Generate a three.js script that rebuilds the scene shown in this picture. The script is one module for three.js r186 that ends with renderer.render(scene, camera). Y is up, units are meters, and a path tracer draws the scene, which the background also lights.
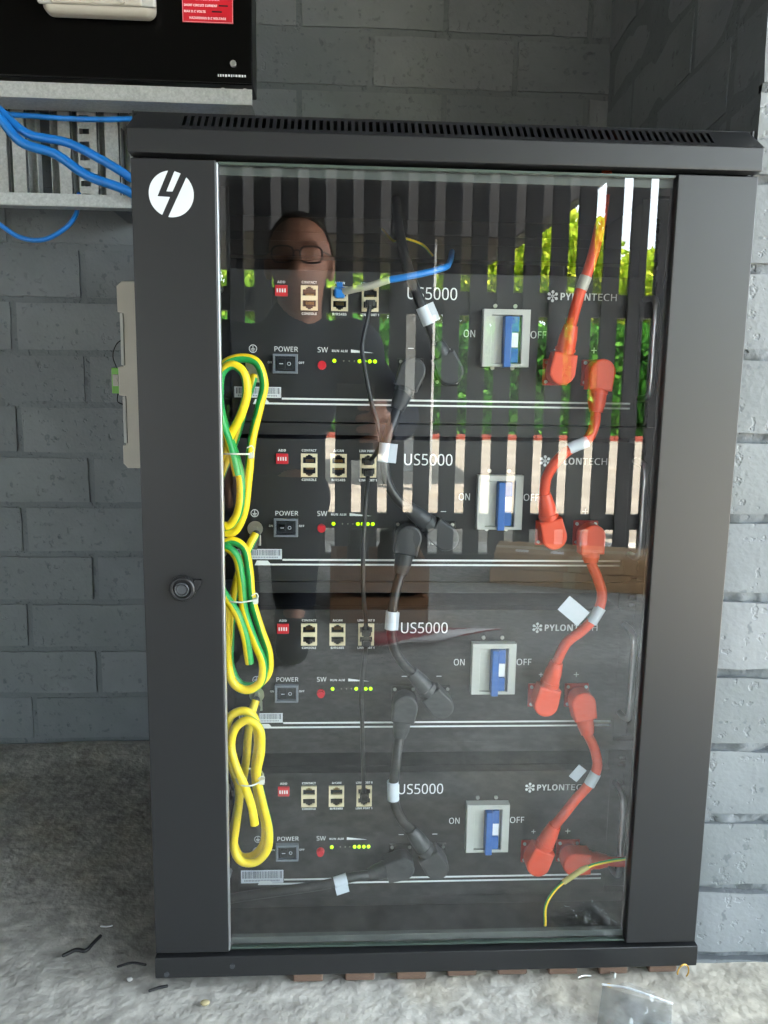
import * as THREE from 'three';
import { RoundedBoxGeometry } from 'three/addons/geometries/RoundedBoxGeometry.js';
import { mergeGeometries } from 'three/addons/utils/BufferGeometryUtils.js';
import { FontLoader } from 'three/addons/loaders/FontLoader.js';

// ---------------------------------------------------------------- camera, sky, sun, exposure
const scene = new THREE.Scene();
const camera = new THREE.PerspectiveCamera(66.56, 768 / 1024, 0.02, 200);
camera.position.set(0.1998, 0.6074, 0.777);
camera.rotation.set(-0.1512, -0.0533, 0.01527, 'YXZ');

const renderer = new THREE.WebGLRenderer({ antialias: true });
renderer.toneMapping = THREE.LinearToneMapping;
renderer.toneMappingExposure = 2.2;
renderer.shadowMap.enabled = true;

const sunDir = new THREE.Vector3(0.30, 0.90, -0.25).normalize();
// bright hazy white sky, even all round
scene.background = new THREE.Color(0.80, 0.91, 1.0);
scene.backgroundIntensity = 6;

const sun = new THREE.DirectionalLight(0xfff5e8, 42);
sun.name = 'sun';
sun.position.copy(sunDir).multiplyScalar(30);
sun.castShadow = true;
sun.shadow.mapSize.set(4096, 4096);
Object.assign(sun.shadow.camera, { left: -14, right: 14, top: 14, bottom: -14, near: 1, far: 70 });
scene.add(sun, sun.target);

// ---------------------------------------------------------------- helpers
let seed = 7;
const rnd = () => { seed = (seed + 0x6d2b79f5) | 0; let t = Math.imul(seed ^ (seed >>> 15), 1 | seed); t = (t + Math.imul(t ^ (t >>> 7), 61 | t)) ^ t; return ((t ^ (t >>> 14)) >>> 0) / 4294967296; };
const R = (a, b) => a + (b - a) * rnd();
const V = (x, y, z) => new THREE.Vector3(x, y, z);
const taken = new Map();
function numbered(name) { const n = taken.get(name) ?? 0; taken.set(name, n + 1); return n ? `${name}_${String(n).padStart(3, '0')}` : name; }
function tag(o, label, category, group, kind) {
  o.userData.label = label; if (category) o.userData.category = category;
  if (group) o.userData.group = group; if (kind) o.userData.kind = kind;
  return o;
}
function shade(o) { o.traverse((c) => { if (c.isMesh) { c.castShadow = true; c.receiveShadow = true; } }); return o; }
function thing(name, label, category, pos = [0, 0, 0], group, kind) {
  const o = new THREE.Group(); o.name = numbered(name); o.position.set(...pos); scene.add(o);
  return tag(o, label, category, group, kind);
}
function single(name, geo, mat, label, category, group, kind) {
  const o = new THREE.Mesh(geo, mat); o.name = numbered(name); scene.add(o); return tag(o, label, category, group, kind);
}
function part(parent, name, geo, mat) { const m = new THREE.Mesh(geo, mat); m.name = name; parent.add(m); return m; }
const clean = (g) => { let o = g.index ? g.toNonIndexed() : g; for (const k of Object.keys(o.attributes)) if (!['position', 'normal', 'uv'].includes(k)) o.deleteAttribute(k); if (!o.attributes.uv) o.setAttribute('uv', new THREE.BufferAttribute(new Float32Array(o.attributes.position.count * 2), 2)); return o; };
const merge = (...gs) => mergeGeometries(gs.flat().map(clean));
function boxUV(g) { // uv in metres from the dominant axis of the normal
  const p = g.attributes.position, n = g.attributes.normal, uv = new Float32Array(p.count * 2);
  for (let i = 0; i < p.count; i++) {
    const ax = Math.abs(n.getX(i)), ay = Math.abs(n.getY(i)), az = Math.abs(n.getZ(i));
    let u, v; if (az >= ax && az >= ay) { u = p.getX(i); v = p.getY(i); } else if (ax >= ay) { u = p.getZ(i); v = p.getY(i); } else { u = p.getX(i); v = p.getZ(i); }
    uv[2 * i] = u; uv[2 * i + 1] = v;
  }
  g.setAttribute('uv', new THREE.BufferAttribute(uv, 2)); return g;
}
// box by its extents
const bx = (x0, x1, y0, y1, z0, z1, r = 0.0008, s = 1) => {
  const w = x1 - x0, h = y1 - y0, d = z1 - z0, rr = Math.min(r, w / 2.2, h / 2.2, d / 2.2);
  const g = r > 0 ? new RoundedBoxGeometry(w, h, d, s, rr) : new THREE.BoxGeometry(w, h, d);
  return boxUV(clean(g.translate((x0 + x1) / 2, (y0 + y1) / 2, (z0 + z1) / 2)));
};
const cyl = (r0, r1, h, seg = 20) => new THREE.CylinderGeometry(r0, r1, h, seg);
const cylZ = (r, d, x, y, z, seg = 20) => cyl(r, r, d, seg).rotateX(Math.PI / 2).translate(x, y, z);
function between(g, a, b) { // put a unit-along-Y geometry (centred) from a to b
  const d = b.clone().sub(a), q = new THREE.Quaternion().setFromUnitVectors(V(0, 1, 0), d.clone().normalize());
  return g.applyQuaternion(q).translate((a.x + b.x) / 2, (a.y + b.y) / 2, (a.z + b.z) / 2);
}
const rod = (a, b, r0, r1 = r0, seg = 14) => between(cyl(r1, r0, a.distanceTo(b), seg), a, b);
const curveOf = (pts) => new THREE.CatmullRomCurve3(pts.map((p) => (p.isVector3 ? p : V(...p))), false, 'centripetal');
const tube = (pts, r, n = pts.length * 7, seg = 12) => new THREE.TubeGeometry(pts.getPoint ? pts : curveOf(pts), n, r, seg, false);
function capped(pts, r, n, seg) { // tube with round ends
  const c = pts.getPoint ? pts : curveOf(pts), a = c.getPoint(0), b = c.getPoint(1);
  return merge(tube(c, r, n ?? 60, seg ?? 12), new THREE.SphereGeometry(r, 12, 8).translate(a.x, a.y, a.z), new THREE.SphereGeometry(r, 12, 8).translate(b.x, b.y, b.z));
}
function shapeOf(pts, holes = []) { const s = new THREE.Shape(pts.map((p) => new THREE.Vector2(...p))); for (const h of holes) s.holes.push(new THREE.Path(h.map((p) => new THREE.Vector2(...p)))); return s; }
const rectPts = (x0, x1, y0, y1) => [[x0, y0], [x1, y0], [x1, y1], [x0, y1]];
const extr = (s, d, bevel = 0) => new THREE.ExtrudeGeometry(s, { depth: d, bevelEnabled: bevel > 0, bevelThickness: bevel, bevelSize: bevel, bevelSegments: 2, curveSegments: 16 });

// ---------------------------------------------------------------- noise textures
function noise2(period, sd) { // tiling value noise
  const n = period, t = new Float32Array(n * n); let s = sd; const r = () => { s = (Math.imul(s, 1664525) + 1013904223) | 0; return (s >>> 0) / 4294967296; };
  for (let i = 0; i < n * n; i++) t[i] = r();
  return (x, y) => { x *= n; y *= n; const ix = Math.floor(x), iy = Math.floor(y), fx = x - ix, fy = y - iy, u = fx * fx * (3 - 2 * fx), v = fy * fy * (3 - 2 * fy), g = (a, b) => t[(((b % n) + n) % n) * n + (((a % n) + n) % n)];
    return (g(ix, iy) * (1 - u) + g(ix + 1, iy) * u) * (1 - v) + (g(ix, iy + 1) * (1 - u) + g(ix + 1, iy + 1) * u) * v; };
}
function fbm(p0, oct, sd, gain = 0.5) { const ns = []; for (let i = 0; i < oct; i++) ns.push(noise2(p0 << i, sd + i * 17)); return (x, y) => { let a = 0, w = 1, t = 0; for (const f of ns) { a += f(x, y) * w; t += w; w *= gain; } return a / t; }; }
function dataTex(size, fn, srgb, repeat) {
  const d = new Uint8Array(size * size * 4);
  for (let j = 0; j < size; j++) for (let i = 0; i < size; i++) { const c = fn(i / size, j / size), k = (j * size + i) * 4; const [r, g, b] = Array.isArray(c) ? c : [c, c, c]; d[k] = r * 255; d[k + 1] = g * 255; d[k + 2] = b * 255; d[k + 3] = 255; }
  const t = new THREE.DataTexture(d, size, size); t.wrapS = t.wrapT = THREE.RepeatWrapping; t.magFilter = THREE.LinearFilter; t.minFilter = THREE.LinearMipmapLinearFilter; t.generateMipmaps = true;
  if (srgb) t.colorSpace = THREE.SRGBColorSpace; if (repeat) t.repeat.set(repeat, repeat); t.needsUpdate = true; return t;
}
const clamp = (x, a = 0, b = 1) => Math.min(b, Math.max(a, x)), sstep = (a, b, x) => { const t = clamp((x - a) / (b - a)); return t * t * (3 - 2 * t); };
const mixc = (a, b, t) => a.map((x, i) => x + (b[i] - x) * t);
const fA = fbm(4, 6, 11), fB = fbm(8, 5, 91), fC = fbm(32, 4, 301), fD = fbm(64, 3, 733);

// painted brick face: fine grit with pits
const brickBump = dataTex(512, (u, v) => { const pit = sstep(0.70, 0.78, fC(u, v)); return clamp(0.55 + 0.35 * (fD(u, v) - 0.5) + 0.25 * (fB(u, v) - 0.5) - 0.5 * pit); }, false, 4);
const brickTone = dataTex(512, (u, v) => { const n = fA(u, v), m = fC(u, v), pit = sstep(0.72, 0.8, m); return mixc(mixc([0.92, 0.925, 0.93], [1, 1, 1], sstep(0.3, 0.7, n)), [0.75, 0.76, 0.78], pit * 0.7); }, true, 3);
const concBump = dataTex(1024, (u, v) => clamp(0.5 + 0.5 * (fC(u, v) - 0.5) + 0.5 * (fD(u, v) - 0.5) + 0.5 * (fB(u, v) - 0.5)), false, 2.2);
const concTone = dataTex(1024, (u, v) => {
  const n = fA(u, v), m = fB(u + 0.37, v + 0.11), g = fD(u, v), c = fC(u, v);
  let k = mixc([0.80, 0.79, 0.77], [0.90, 0.89, 0.87], sstep(0.3, 0.7, n));
  k = mixc(k, [0.84, 0.79, 0.70], 0.4 * sstep(0.5, 0.75, m));
  k = mixc(k, [0.6, 0.58, 0.55], 0.35 * sstep(0.66, 0.8, c));
  return k.map((x) => clamp(x * (0.82 + 0.36 * g)));
}, true, 1.1);
const grain = dataTex(512, (u, v) => { const n = fbmStretch(u, v); return clamp(n); }, false, 1);
function fbmStretch(u, v) { return 0.5 * fD(u * 0.25, v) + 0.5 * fB(u * 0.25, v * 2 % 1); }
const galvTone = dataTex(512, (u, v) => { const a = fC(u, v), b = fD(u * 1, v), c = Math.floor(a * 9) / 9; return clamp(0.82 + 0.12 * (c - 0.5) + 0.12 * (b - 0.5)); }, true, 8);
const fineBump = dataTex(256, (u, v) => fD(u, v), false, 60);
const cardTone = dataTex(512, (u, v) => mixc([0.62, 0.49, 0.35], [0.72, 0.58, 0.43], fbmStretch(u, v)), true, 3);
const woodTone = dataTex(512, (u, v) => mixc([0.42, 0.28, 0.17], [0.62, 0.45, 0.30], fbmStretch(u, v)), true, 2);

const M = {};
const std = (o) => new THREE.MeshStandardMaterial(o), phy = (o) => new THREE.MeshPhysicalMaterial(o);
M.brick = [0x767c80, 0x70767a, 0x7b8084, 0x73797c].map((c) => std({ color: c, map: brickTone, bumpMap: brickBump, bumpScale: 0.0012, roughness: 0.62 }));
M.mortar = std({ color: 0x6c7276, map: brickTone, bumpMap: brickBump, bumpScale: 0.002, roughness: 0.75 });
M.floor = std({ color: 0xcdcdca, map: concTone, bumpMap: concBump, bumpScale: 0.0026, roughness: 0.8 });
M.black = std({ color: 0x1c1d1f, roughness: 0.38, bumpMap: fineBump, bumpScale: 0.00006 });
M.blackDeep = std({ color: 0x0a0a0b, roughness: 0.55 });
M.gloss = phy({ color: 0x050505, roughness: 0.3, specularIntensity: 0.35 });
M.panel = std({ color: 0x1b1c1e, roughness: 0.48, bumpMap: fineBump, bumpScale: 0.00005 });
M.galvDark = std({ color: 0x53565a, metalness: 0.6, roughness: 0.5 });
M.glass = phy({ color: 0xf4f7f6, transmission: 1, roughness: 0.0, thickness: 0, ior: 1.92 });
M.glassEdge = phy({ color: 0x5f7068, transmission: 0.6, roughness: 0.25, thickness: 0, ior: 1.5 });
M.railGrey = std({ color: 0x454a49, roughness: 0.5 });
M.alu = std({ color: 0xb9bcbf, metalness: 0.9, roughness: 0.32 });
M.steel = std({ color: 0xc9cac8, metalness: 0.95, roughness: 0.28 });
M.galv = std({ color: 0xd6dad8, map: galvTone, metalness: 0.25, roughness: 0.45 });
M.white = std({ color: 0xe9ecee, roughness: 0.55 });
M.emblem = std({ color: 0xc4cbd0, roughness: 0.5 });
M.print = std({ color: 0xdfe2e4, roughness: 0.6 });
M.cream = std({ color: 0xdccfae, roughness: 0.5 });
M.beige = std({ color: 0xb5b1a6, roughness: 0.5 });
M.palegrey = std({ color: 0xb4b6b2, roughness: 0.42 });
M.red = std({ color: 0xc8202c, roughness: 0.4 });
M.blue = std({ color: 0x2f62a8, roughness: 0.32 });
M.orange = std({ color: 0xd4441f, roughness: 0.42 });
M.orangeDark = std({ color: 0xb02c22, roughness: 0.42 });
M.rubber = std({ color: 0x18191b, roughness: 0.42 });
M.rubberGrey = std({ color: 0x2b2d30, roughness: 0.5 });
M.label = std({ color: 0xbcc3ce, roughness: 0.45 });
M.blueCable = std({ color: 0x1873c4, roughness: 0.34 });
M.greyCable = std({ color: 0xa9a79d, roughness: 0.45 });
M.green = std({ color: 0x6fae4a, roughness: 0.45 });
M.led = std({ color: 0x86c81e, emissive: 0x9be000, emissiveIntensity: 1.2 });
M.ledOff = std({ color: 0x6a6c60, roughness: 0.3 });
M.clear = phy({ color: 0xe8edf2, transmission: 1, roughness: 0.02, thickness: 0, ior: 1.3 });
M.bag = phy({ color: 0xf2f4f6, transmission: 0.96, roughness: 0.1, thickness: 0, ior: 1.5 });
M.rim = phy({ color: 0x9aa3b0, transmission: 0.5, roughness: 0.3, thickness: 0 });
M.zip = std({ color: 0xd8d8d2, roughness: 0.4 });
M.card = std({ color: 0xffffff, map: cardTone, roughness: 0.85 });
M.wood = std({ color: 0xffffff, map: woodTone, roughness: 0.75 });
M.timber = std({ color: 0x6a5446, roughness: 0.8, map: brickTone });
M.fence = std({ color: 0x3a3c3e, roughness: 0.6 });
M.skin = std({ color: 0xb07d65, roughness: 0.5 });
M.navy = std({ color: 0x1d2536, roughness: 0.85 });
M.hair = std({ color: 0x2b2622, roughness: 0.8 });
M.brass = std({ color: 0xc9a04e, metalness: 0.8, roughness: 0.3 });
{ // yellow and green earth wire: the two colours of its insulation run along it
  const c = document.createElement('canvas'); c.width = 8; c.height = 256; const g = c.getContext('2d');
  g.fillStyle = '#f0d21c'; g.fillRect(0, 0, 8, 256); g.fillStyle = '#1f9a4c'; g.fillRect(0, 150, 8, 84);
  const t = new THREE.CanvasTexture(c); t.colorSpace = THREE.SRGBColorSpace; t.wrapS = t.wrapT = THREE.RepeatWrapping;
  M.earth = std({ color: 0xffffff, map: t, roughness: 0.36 });
}
const font = await new FontLoader().loadAsync('fonts/droid/droid_sans_regular.typeface.json');
const fontB = await new FontLoader().loadAsync('fonts/droid/droid_sans_bold.typeface.json');
// flat printed lettering between x0 and x1 with capitals of height h, centred on y
function words(str, x0, x1, y, h, z, f = font) {
  const g = new THREE.ShapeGeometry(f.generateShapes(str, 1), 5); g.computeBoundingBox(); const b = g.boundingBox, w = b.max.x - b.min.x, hh = b.max.y - b.min.y;
  return g.translate(-b.min.x, -(b.min.y + b.max.y) / 2, 0).scale((x1 - x0) / w, h / hh, 1).translate(x0, y, z);
}
function shapeLabel(w, h, draw, pw = 256) { const c = document.createElement('canvas'); c.width = pw; c.height = Math.round(pw * h / w); draw(c.getContext('2d'), c.width, c.height); const t = new THREE.CanvasTexture(c); t.colorSpace = THREE.SRGBColorSpace; return t; }

// ---------------------------------------------------------------- structure: floor, walls, ceiling
const FLOOR = -0.041, WALL = -0.60;
{
  const f3 = fbm(4, 5, 77), f4 = fbm(16, 4, 177);
  const hgt = (x, z) => { // uneven concrete, a ragged mortar fillet at the foot of the wall
    const n = f3(x * 0.21 + 0.4, z * 0.21 + 0.3) - 0.5, m = f4(x * 0.3 + 0.2, z * 0.3) - 0.5;
    const edge = (x < -0.02 ? sstep(-0.50, -0.585, z + m * 0.12) : 0) * 0.016 * (0.6 + 0.8 * m + 0.4 * n);
    const out = sstep(0.03, 0.10, z) + sstep(-0.03, -0.10, x) + sstep(0.63, 0.68, x);
    return FLOOR + (n * 0.008 + m * 0.006) * clamp(out) - 0.0015 * (1 - clamp(out)) + edge;
  };
  const near = new THREE.PlaneGeometry(2.4, 1.6, 400, 266).rotateX(-Math.PI / 2).translate(0.2, 0, 0.2);
  const p = near.attributes.position; for (let i = 0; i < p.count; i++) { const e = Math.min(p.getX(i) + 1.0, 1.4 - p.getX(i), 1.0 - p.getZ(i)); p.setY(i, FLOOR + (hgt(p.getX(i), p.getZ(i)) - FLOOR) * sstep(0, 0.1, e)); }
  near.computeVertexNormals();
  const strip = (x0, x1, z0, z1) => new THREE.PlaneGeometry(x1 - x0, z1 - z0).rotateX(-Math.PI / 2).translate((x0 + x1) / 2, FLOOR, (z0 + z1) / 2);
  const slabs = [strip(-3.2, -1.0, -0.72, 2.6), strip(1.4, 2.4, -0.72, 2.6), strip(-1.0, 1.4, 1.0, 2.6), strip(-1, 1.4, -0.72, -0.6)];
  const base = bx(-3.2, 2.4, FLOOR - 0.2, FLOOR - 0.03, -0.72, 2.6, 0);
  const g = merge(near, ...slabs); const q = g.attributes.position, uv = g.attributes.uv; for (let i = 0; i < q.count; i++) uv.setXY(i, q.getX(i), q.getZ(i));
  const floor = single('floor', g, M.floor, 'rough pale concrete floor in front of the cabinet', 'floor', null, 'structure');
  part(floor, 'slab', base, M.floor);
}
// bricks: a few shared shapes, each brick a mesh of its own
const BW = 0.23, BH = 0.0765, BD = 0.07, CO = 0.0873, BL = 0.24;
function brickGeo(w, h, d, sd) {
  const g = new THREE.BoxGeometry(w, h, d, Math.max(2, Math.round(w / 0.03)), 3, 1); const p = g.attributes.position; let s = sd; const r = () => { s = (Math.imul(s, 1664525) + 1013904223) | 0; return (s >>> 0) / 4294967296 - 0.5; };
  const jit = new Map();
  for (let i = 0; i < p.count; i++) { const k = [p.getX(i), p.getY(i), p.getZ(i)].map((a) => a.toFixed(4)).join(); if (!jit.has(k)) jit.set(k, [r() * 0.0022, r() * 0.0022, p.getZ(i) > 0 ? r() * 0.001 : 0]); const j = jit.get(k); const ex = Math.abs(Math.abs(p.getX(i)) - w / 2) < 1e-5 || Math.abs(Math.abs(p.getY(i)) - h / 2) < 1e-5; p.setXYZ(i, p.getX(i) + j[0], p.getY(i) + j[1], p.getZ(i) + j[2] - (ex && p.getZ(i) > 0 ? 0.0012 : 0)); }
  g.computeVertexNormals(); boxUV(g); const uv = g.attributes.uv, ou = r() * 3, ov = r() * 3; for (let i = 0; i < uv.count; i++) uv.setXY(i, uv.getX(i) + ou, uv.getY(i) + ov); return g;
}
const brickVar = [1, 2, 3, 4, 5, 6].map((k) => brickGeo(BW, BH, BD, k * 991)), halfVar = [1, 2].map((k) => brickGeo(0.11, BH, BD, k * 577));
function mortarSheet(w, h, cell, amp, sd, fine = 1) {
  const f = fbm(8 * fine, 5, sd), g = new THREE.PlaneGeometry(w, h, Math.round(w / cell), Math.round(h / cell)); const p = g.attributes.position;
  for (let i = 0; i < p.count; i++) p.setZ(i, amp * (f(p.getX(i) * 0.9 + 3, p.getY(i) * 0.9 + 3) - 0.5) * 2);
  g.computeVertexNormals(); return boxUV(g);
}
function brickRow(parent, x0, x1, y, off, zf, odd) { // bricks whose faces lie at zf, clipped to whole or half lengths
  let x = off; while (x > x0) x -= BL; 
  for (; x < x1; x += BL) {
    let a = Math.max(x, x0), b = Math.min(x + BL, x1); if (b - a < 0.05) continue;
    const full = b - a > BL - 0.01; const g = full ? brickVar[Math.floor(rnd() * 6)] : halfVar[Math.floor(rnd() * 2)];
    const m = part(parent, 'brick', g, M.brick[Math.floor(rnd() * 4)]);
    m.position.set((a + b) / 2, y + CO / 2, zf - BD / 2 + R(-0.0015, 0.0008)); m.rotation.z = R(-0.004, 0.004);
    if (!full) m.scale.x = (b - a - 0.01) / 0.11;
  }
}
{
  const wb = thing('wall_back', 'slate grey painted brick wall behind the cabinet', 'wall', [0, 0, WALL], null, 'structure');
  const core = part(wb, 'wall_core', merge(bx(-3.2, 0.72, -0.2, 2.6, -0.2, -0.012, 0), bx(-3.2, -1.06, -0.2, 2.6, -0.02, -0.003, 0), bx(-1.06, 0.72, 1.62, 2.6, -0.02, -0.003, 0)), M.brick[0]);
  const ms = mortarSheet(1.72, 1.72, 0.008, 0.0016, 55); ms.translate(-0.2, 0.76, -0.0042); part(wb, 'mortar', ms, M.mortar);
  for (let k = -1; k < 19; k++) brickRow(wb, -1.06, 0.66, -0.0312 + CO * k, (k % 2 ? -0.239 : -0.357), 0, k % 2);
}
{
  // the side wall runs from the corner to its end face beside the cabinet, a few degrees off square
  const wr = thing('wall_right', 'slate grey painted brick wall ending beside the cabinet', 'wall', [0.606, 0, -0.02], null, 'structure');
  wr.rotation.y = -0.055;
  const W = 0.36; // width of the end face
  part(wr, 'wall_core', bx(0.012, W - 0.006, -0.2, 2.6, -0.62, -0.014, 0), M.brick[1]);
  // end face, towards the viewer
  const ms = mortarSheet(W - 0.004, 1.9, 0.003, 0.010, 123, 5); ms.translate(W / 2, 0.85, -0.0078); part(wr, 'mortar', ms, M.mortar);
  const side = mortarSheet(0.62, 1.9, 0.008, 0.0016, 321).rotateY(-Math.PI / 2); side.translate(0.0014, 0.85, -0.32); part(wr, 'mortar', side, M.mortar);
  for (let k = -1; k < 21; k++) {
    const y = 0.052 + 0.0857 * k - 0.0855;
    const endRow = k % 2 ? [[0, 0.235], [0.245, W]] : [[0, 0.115], [0.125, W]];
    for (const [a, b] of endRow) { const m = part(wr, 'brick', b - a > 0.2 ? brickVar[Math.floor(rnd() * 6)] : halfVar[Math.floor(rnd() * 2)], M.brick[Math.floor(rnd() * 4)]); m.scale.x = (b - a) / (b - a > 0.2 ? BW : 0.11); m.scale.y = 0.97; m.position.set((a + b) / 2 + R(0, 0.002), y + 0.043, -BD / 2 + R(-0.002, 0.001)); m.rotation.z = R(-0.006, 0.006); }
    let z = k % 2 ? -0.085 : -0.205; // face on the side, towards the cabinet
    for (; z > -0.6; z -= BL) { const w = Math.min(BW, 0.595 + z); if (w < 0.04) continue; const m = part(wr, 'brick', brickVar[Math.floor(rnd() * 6)], M.brick[Math.floor(rnd() * 4)]); m.scale.x = w / BW; m.rotation.y = -Math.PI / 2; m.position.set(BD / 2 + R(-0.001, 0.0015), y + 0.043, z - w / 2); }
    if (!(k % 2)) { const m = part(wr, 'brick', halfVar[0], M.brick[2]); m.rotation.y = -Math.PI / 2; m.scale.x = 0.11 / 0.11; m.position.set(BD / 2 + 0.0006, y + 0.043, -0.07 - 0.068); }
  }
}
{
  single('wall_left', bx(-3.3, -3.2, -0.2, 2.6, -0.8, 2.7, 0), M.brick[2], 'grey side wall far off to the left', 'wall', null, 'structure');
  single('ceiling', bx(-3.3, 2.15, 2.12, 2.24, -0.8, 2.4, 0), std({ color: 0x2c2d2d, roughness: 0.8 }), 'flat grey ceiling above the cabinet', 'ceiling', null, 'structure');
  { const rd = thing('added_door_panel', 'dark lath panel added unseen beside the slatted screen, cutting high light', 'door', [-2.25, 1.05, 2.22], null, 'structure'); for (let i = 0; i < 10; i++) part(rd, 'lath', bx(-0.95, 0.95, i * 0.1, i * 0.1 + 0.096, -0.012, 0.012, 0.008, 2), M.fence); part(rd, 'bottom_bar', bx(-0.95, 0.95, -0.05, -0.002, -0.02, 0.02, 0.003), M.galvDark); }  // added unseen panel; lets front-left light in only low down
  single('added_beam', bx(-3.3, 2.15, 1.72, 2.118, 2.3, 2.4, 0.003), std({ color: 0x4a4b4c, roughness: 0.7 }), 'dark bar added unseen along the ceiling front, cutting high light', 'added_beam', null, 'structure');  // added unseen bar; keeps high-angle light off the upper back wall
  const gd = new THREE.PlaneGeometry(90, 90).rotateX(-Math.PI / 2).translate(0, FLOOR - 0.02, 0); const p = gd.attributes.position, uv = gd.attributes.uv; for (let i = 0; i < p.count; i++) uv.setXY(i, p.getX(i) * 0.5, p.getZ(i) * 0.5);
  single('ground', gd, std({ color: 0x9c978e, map: concTone, roughness: 0.9 }), 'pale sunlit paving outside the slatted screen', 'ground', null, 'structure');
}

// ---------------------------------------------------------------- rack cabinet
const Y0 = 0.0, Y1 = 0.8205;
const cab = thing('rack_cabinet', 'black steel wall rack cabinet with a glass front door', 'cabinet', [0, FLOOR + 0.0135, 0]);
const cabY = cab.position.y; // parts below are written with the door foot at y = 0
const cpart = (name, g, m, parent = cab) => part(parent, name, parent === cab ? g.translate(0, -cabY, 0) : g, m);
{
  cpart('side_panel', bx(0.0, 0.0015, -0.027, 0.845, -0.45, -0.02), M.black);
  cpart('side_panel', bx(0.5985, 0.6, -0.027, 0.845, -0.45, -0.02), M.black);
  cpart('back_panel', bx(0.0015, 0.5985, -0.027, 0.845, -0.45, -0.4485), M.black);
  cpart('floor_panel', bx(0.0015, 0.5985, -0.012, -0.009, -0.4485, -0.02), M.black);
  cpart('top_panel', merge(bx(-0.002, 0.602, 0.8665, 0.868, -0.452, -0.0225, 0), bx(-0.002, 0.602, 0.845, 0.868, -0.452, -0.4505, 0), bx(-0.002, -0.0005, 0.8245, 0.868, -0.452, -0.02, 0), bx(0.6005, 0.602, 0.8245, 0.868, -0.452, -0.02, 0)), M.black);
  // front of the cap
  cpart('cap_front', bx(-0.002, 0.602, 0.8243, 0.8465, -0.012, 0.003, 0.0015, 2), M.black);
  // sloping vent panel with a row of slots
  const L = 0.0305, holes = []; const N = 76, x0 = 0.049, dx = 0.00672;
  for (let i = 0; i < N; i++) { const x = x0 + i * dx; holes.push(rectPts(x - 0.0017, x + 0.0017, 0.006, 0.0255)); }
  const vg = extr(shapeOf([[-0.002, 0], [0.602, 0], [0.5965, L], [0.0035, L]], holes), 0.0012); vg.translate(0, 0, -0.0012);
  const ang = Math.atan2(0.0225, 0.0205); vg.rotateX(-ang); vg.translate(0, 0.8465, 0.0022); cpart('vent_panel', vg, M.black);
  // plinth and front frame
  cpart('plinth', bx(-0.0005, 0.6025, -0.0265, -0.0018, -0.03, 0.003, 0.0012, 2), M.black);
  for (const [x, y] of [[0.012, -0.021], [0.083, -0.013]]) cpart('plinth_screw', cylZ(0.0027, 0.003, x, y, 0.003), M.galvDark);
  cpart('frame_post', bx(0.002, 0.03, -0.009, 0.824, -0.045, -0.022), M.black);
  cpart('frame_post', bx(0.57, 0.598, -0.009, 0.824, -0.045, -0.022), M.black);
  // mounting rails
  for (const [a, b] of [[0.044, 0.0775], [0.5225, 0.556]]) {
    const hs = []; for (let y = 0.03; y < 0.8; y += 0.0222) for (const d of [0, 0.0095]) hs.push(rectPts((a + b) / 2 - 0.004, (a + b) / 2 + 0.004, y + d, y + d + 0.0055));
    cpart('mounting_rail', merge(extr(shapeOf(rectPts(a, b, -0.005, 0.82), hs), 0.002).translate(0, 0, -0.0965), bx(a < 0.3 ? a : b - 0.002, a < 0.3 ? a + 0.002 : b, -0.005, 0.82, -0.13, -0.0965)), M.panel);
    cpart('mounting_rail', bx(a, b, -0.005, 0.82, -0.40, -0.398), M.panel);
  }
  cpart('crossbar', merge(bx(0.002, 0.598, 0.79, 0.81, -0.36, -0.33), bx(0.002, 0.598, 0.812, 0.8235, -0.05, -0.02)), M.black);
}
const STRIPE = [0.5998, 0.4218, 0.2296, 0.0329];
for (const s of STRIPE) { // shelves with a folded front lip, one under each module
  const b = s - 0.0255; cpart('shelf', merge(bx(0.046, 0.554, b - 0.0022, b - 0.0006, -0.42, -0.084, 0.0004), bx(0.046, 0.554, b - 0.0135, b - 0.0006, -0.0862, -0.0842, 0.0006)), M.panel);
}
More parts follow.
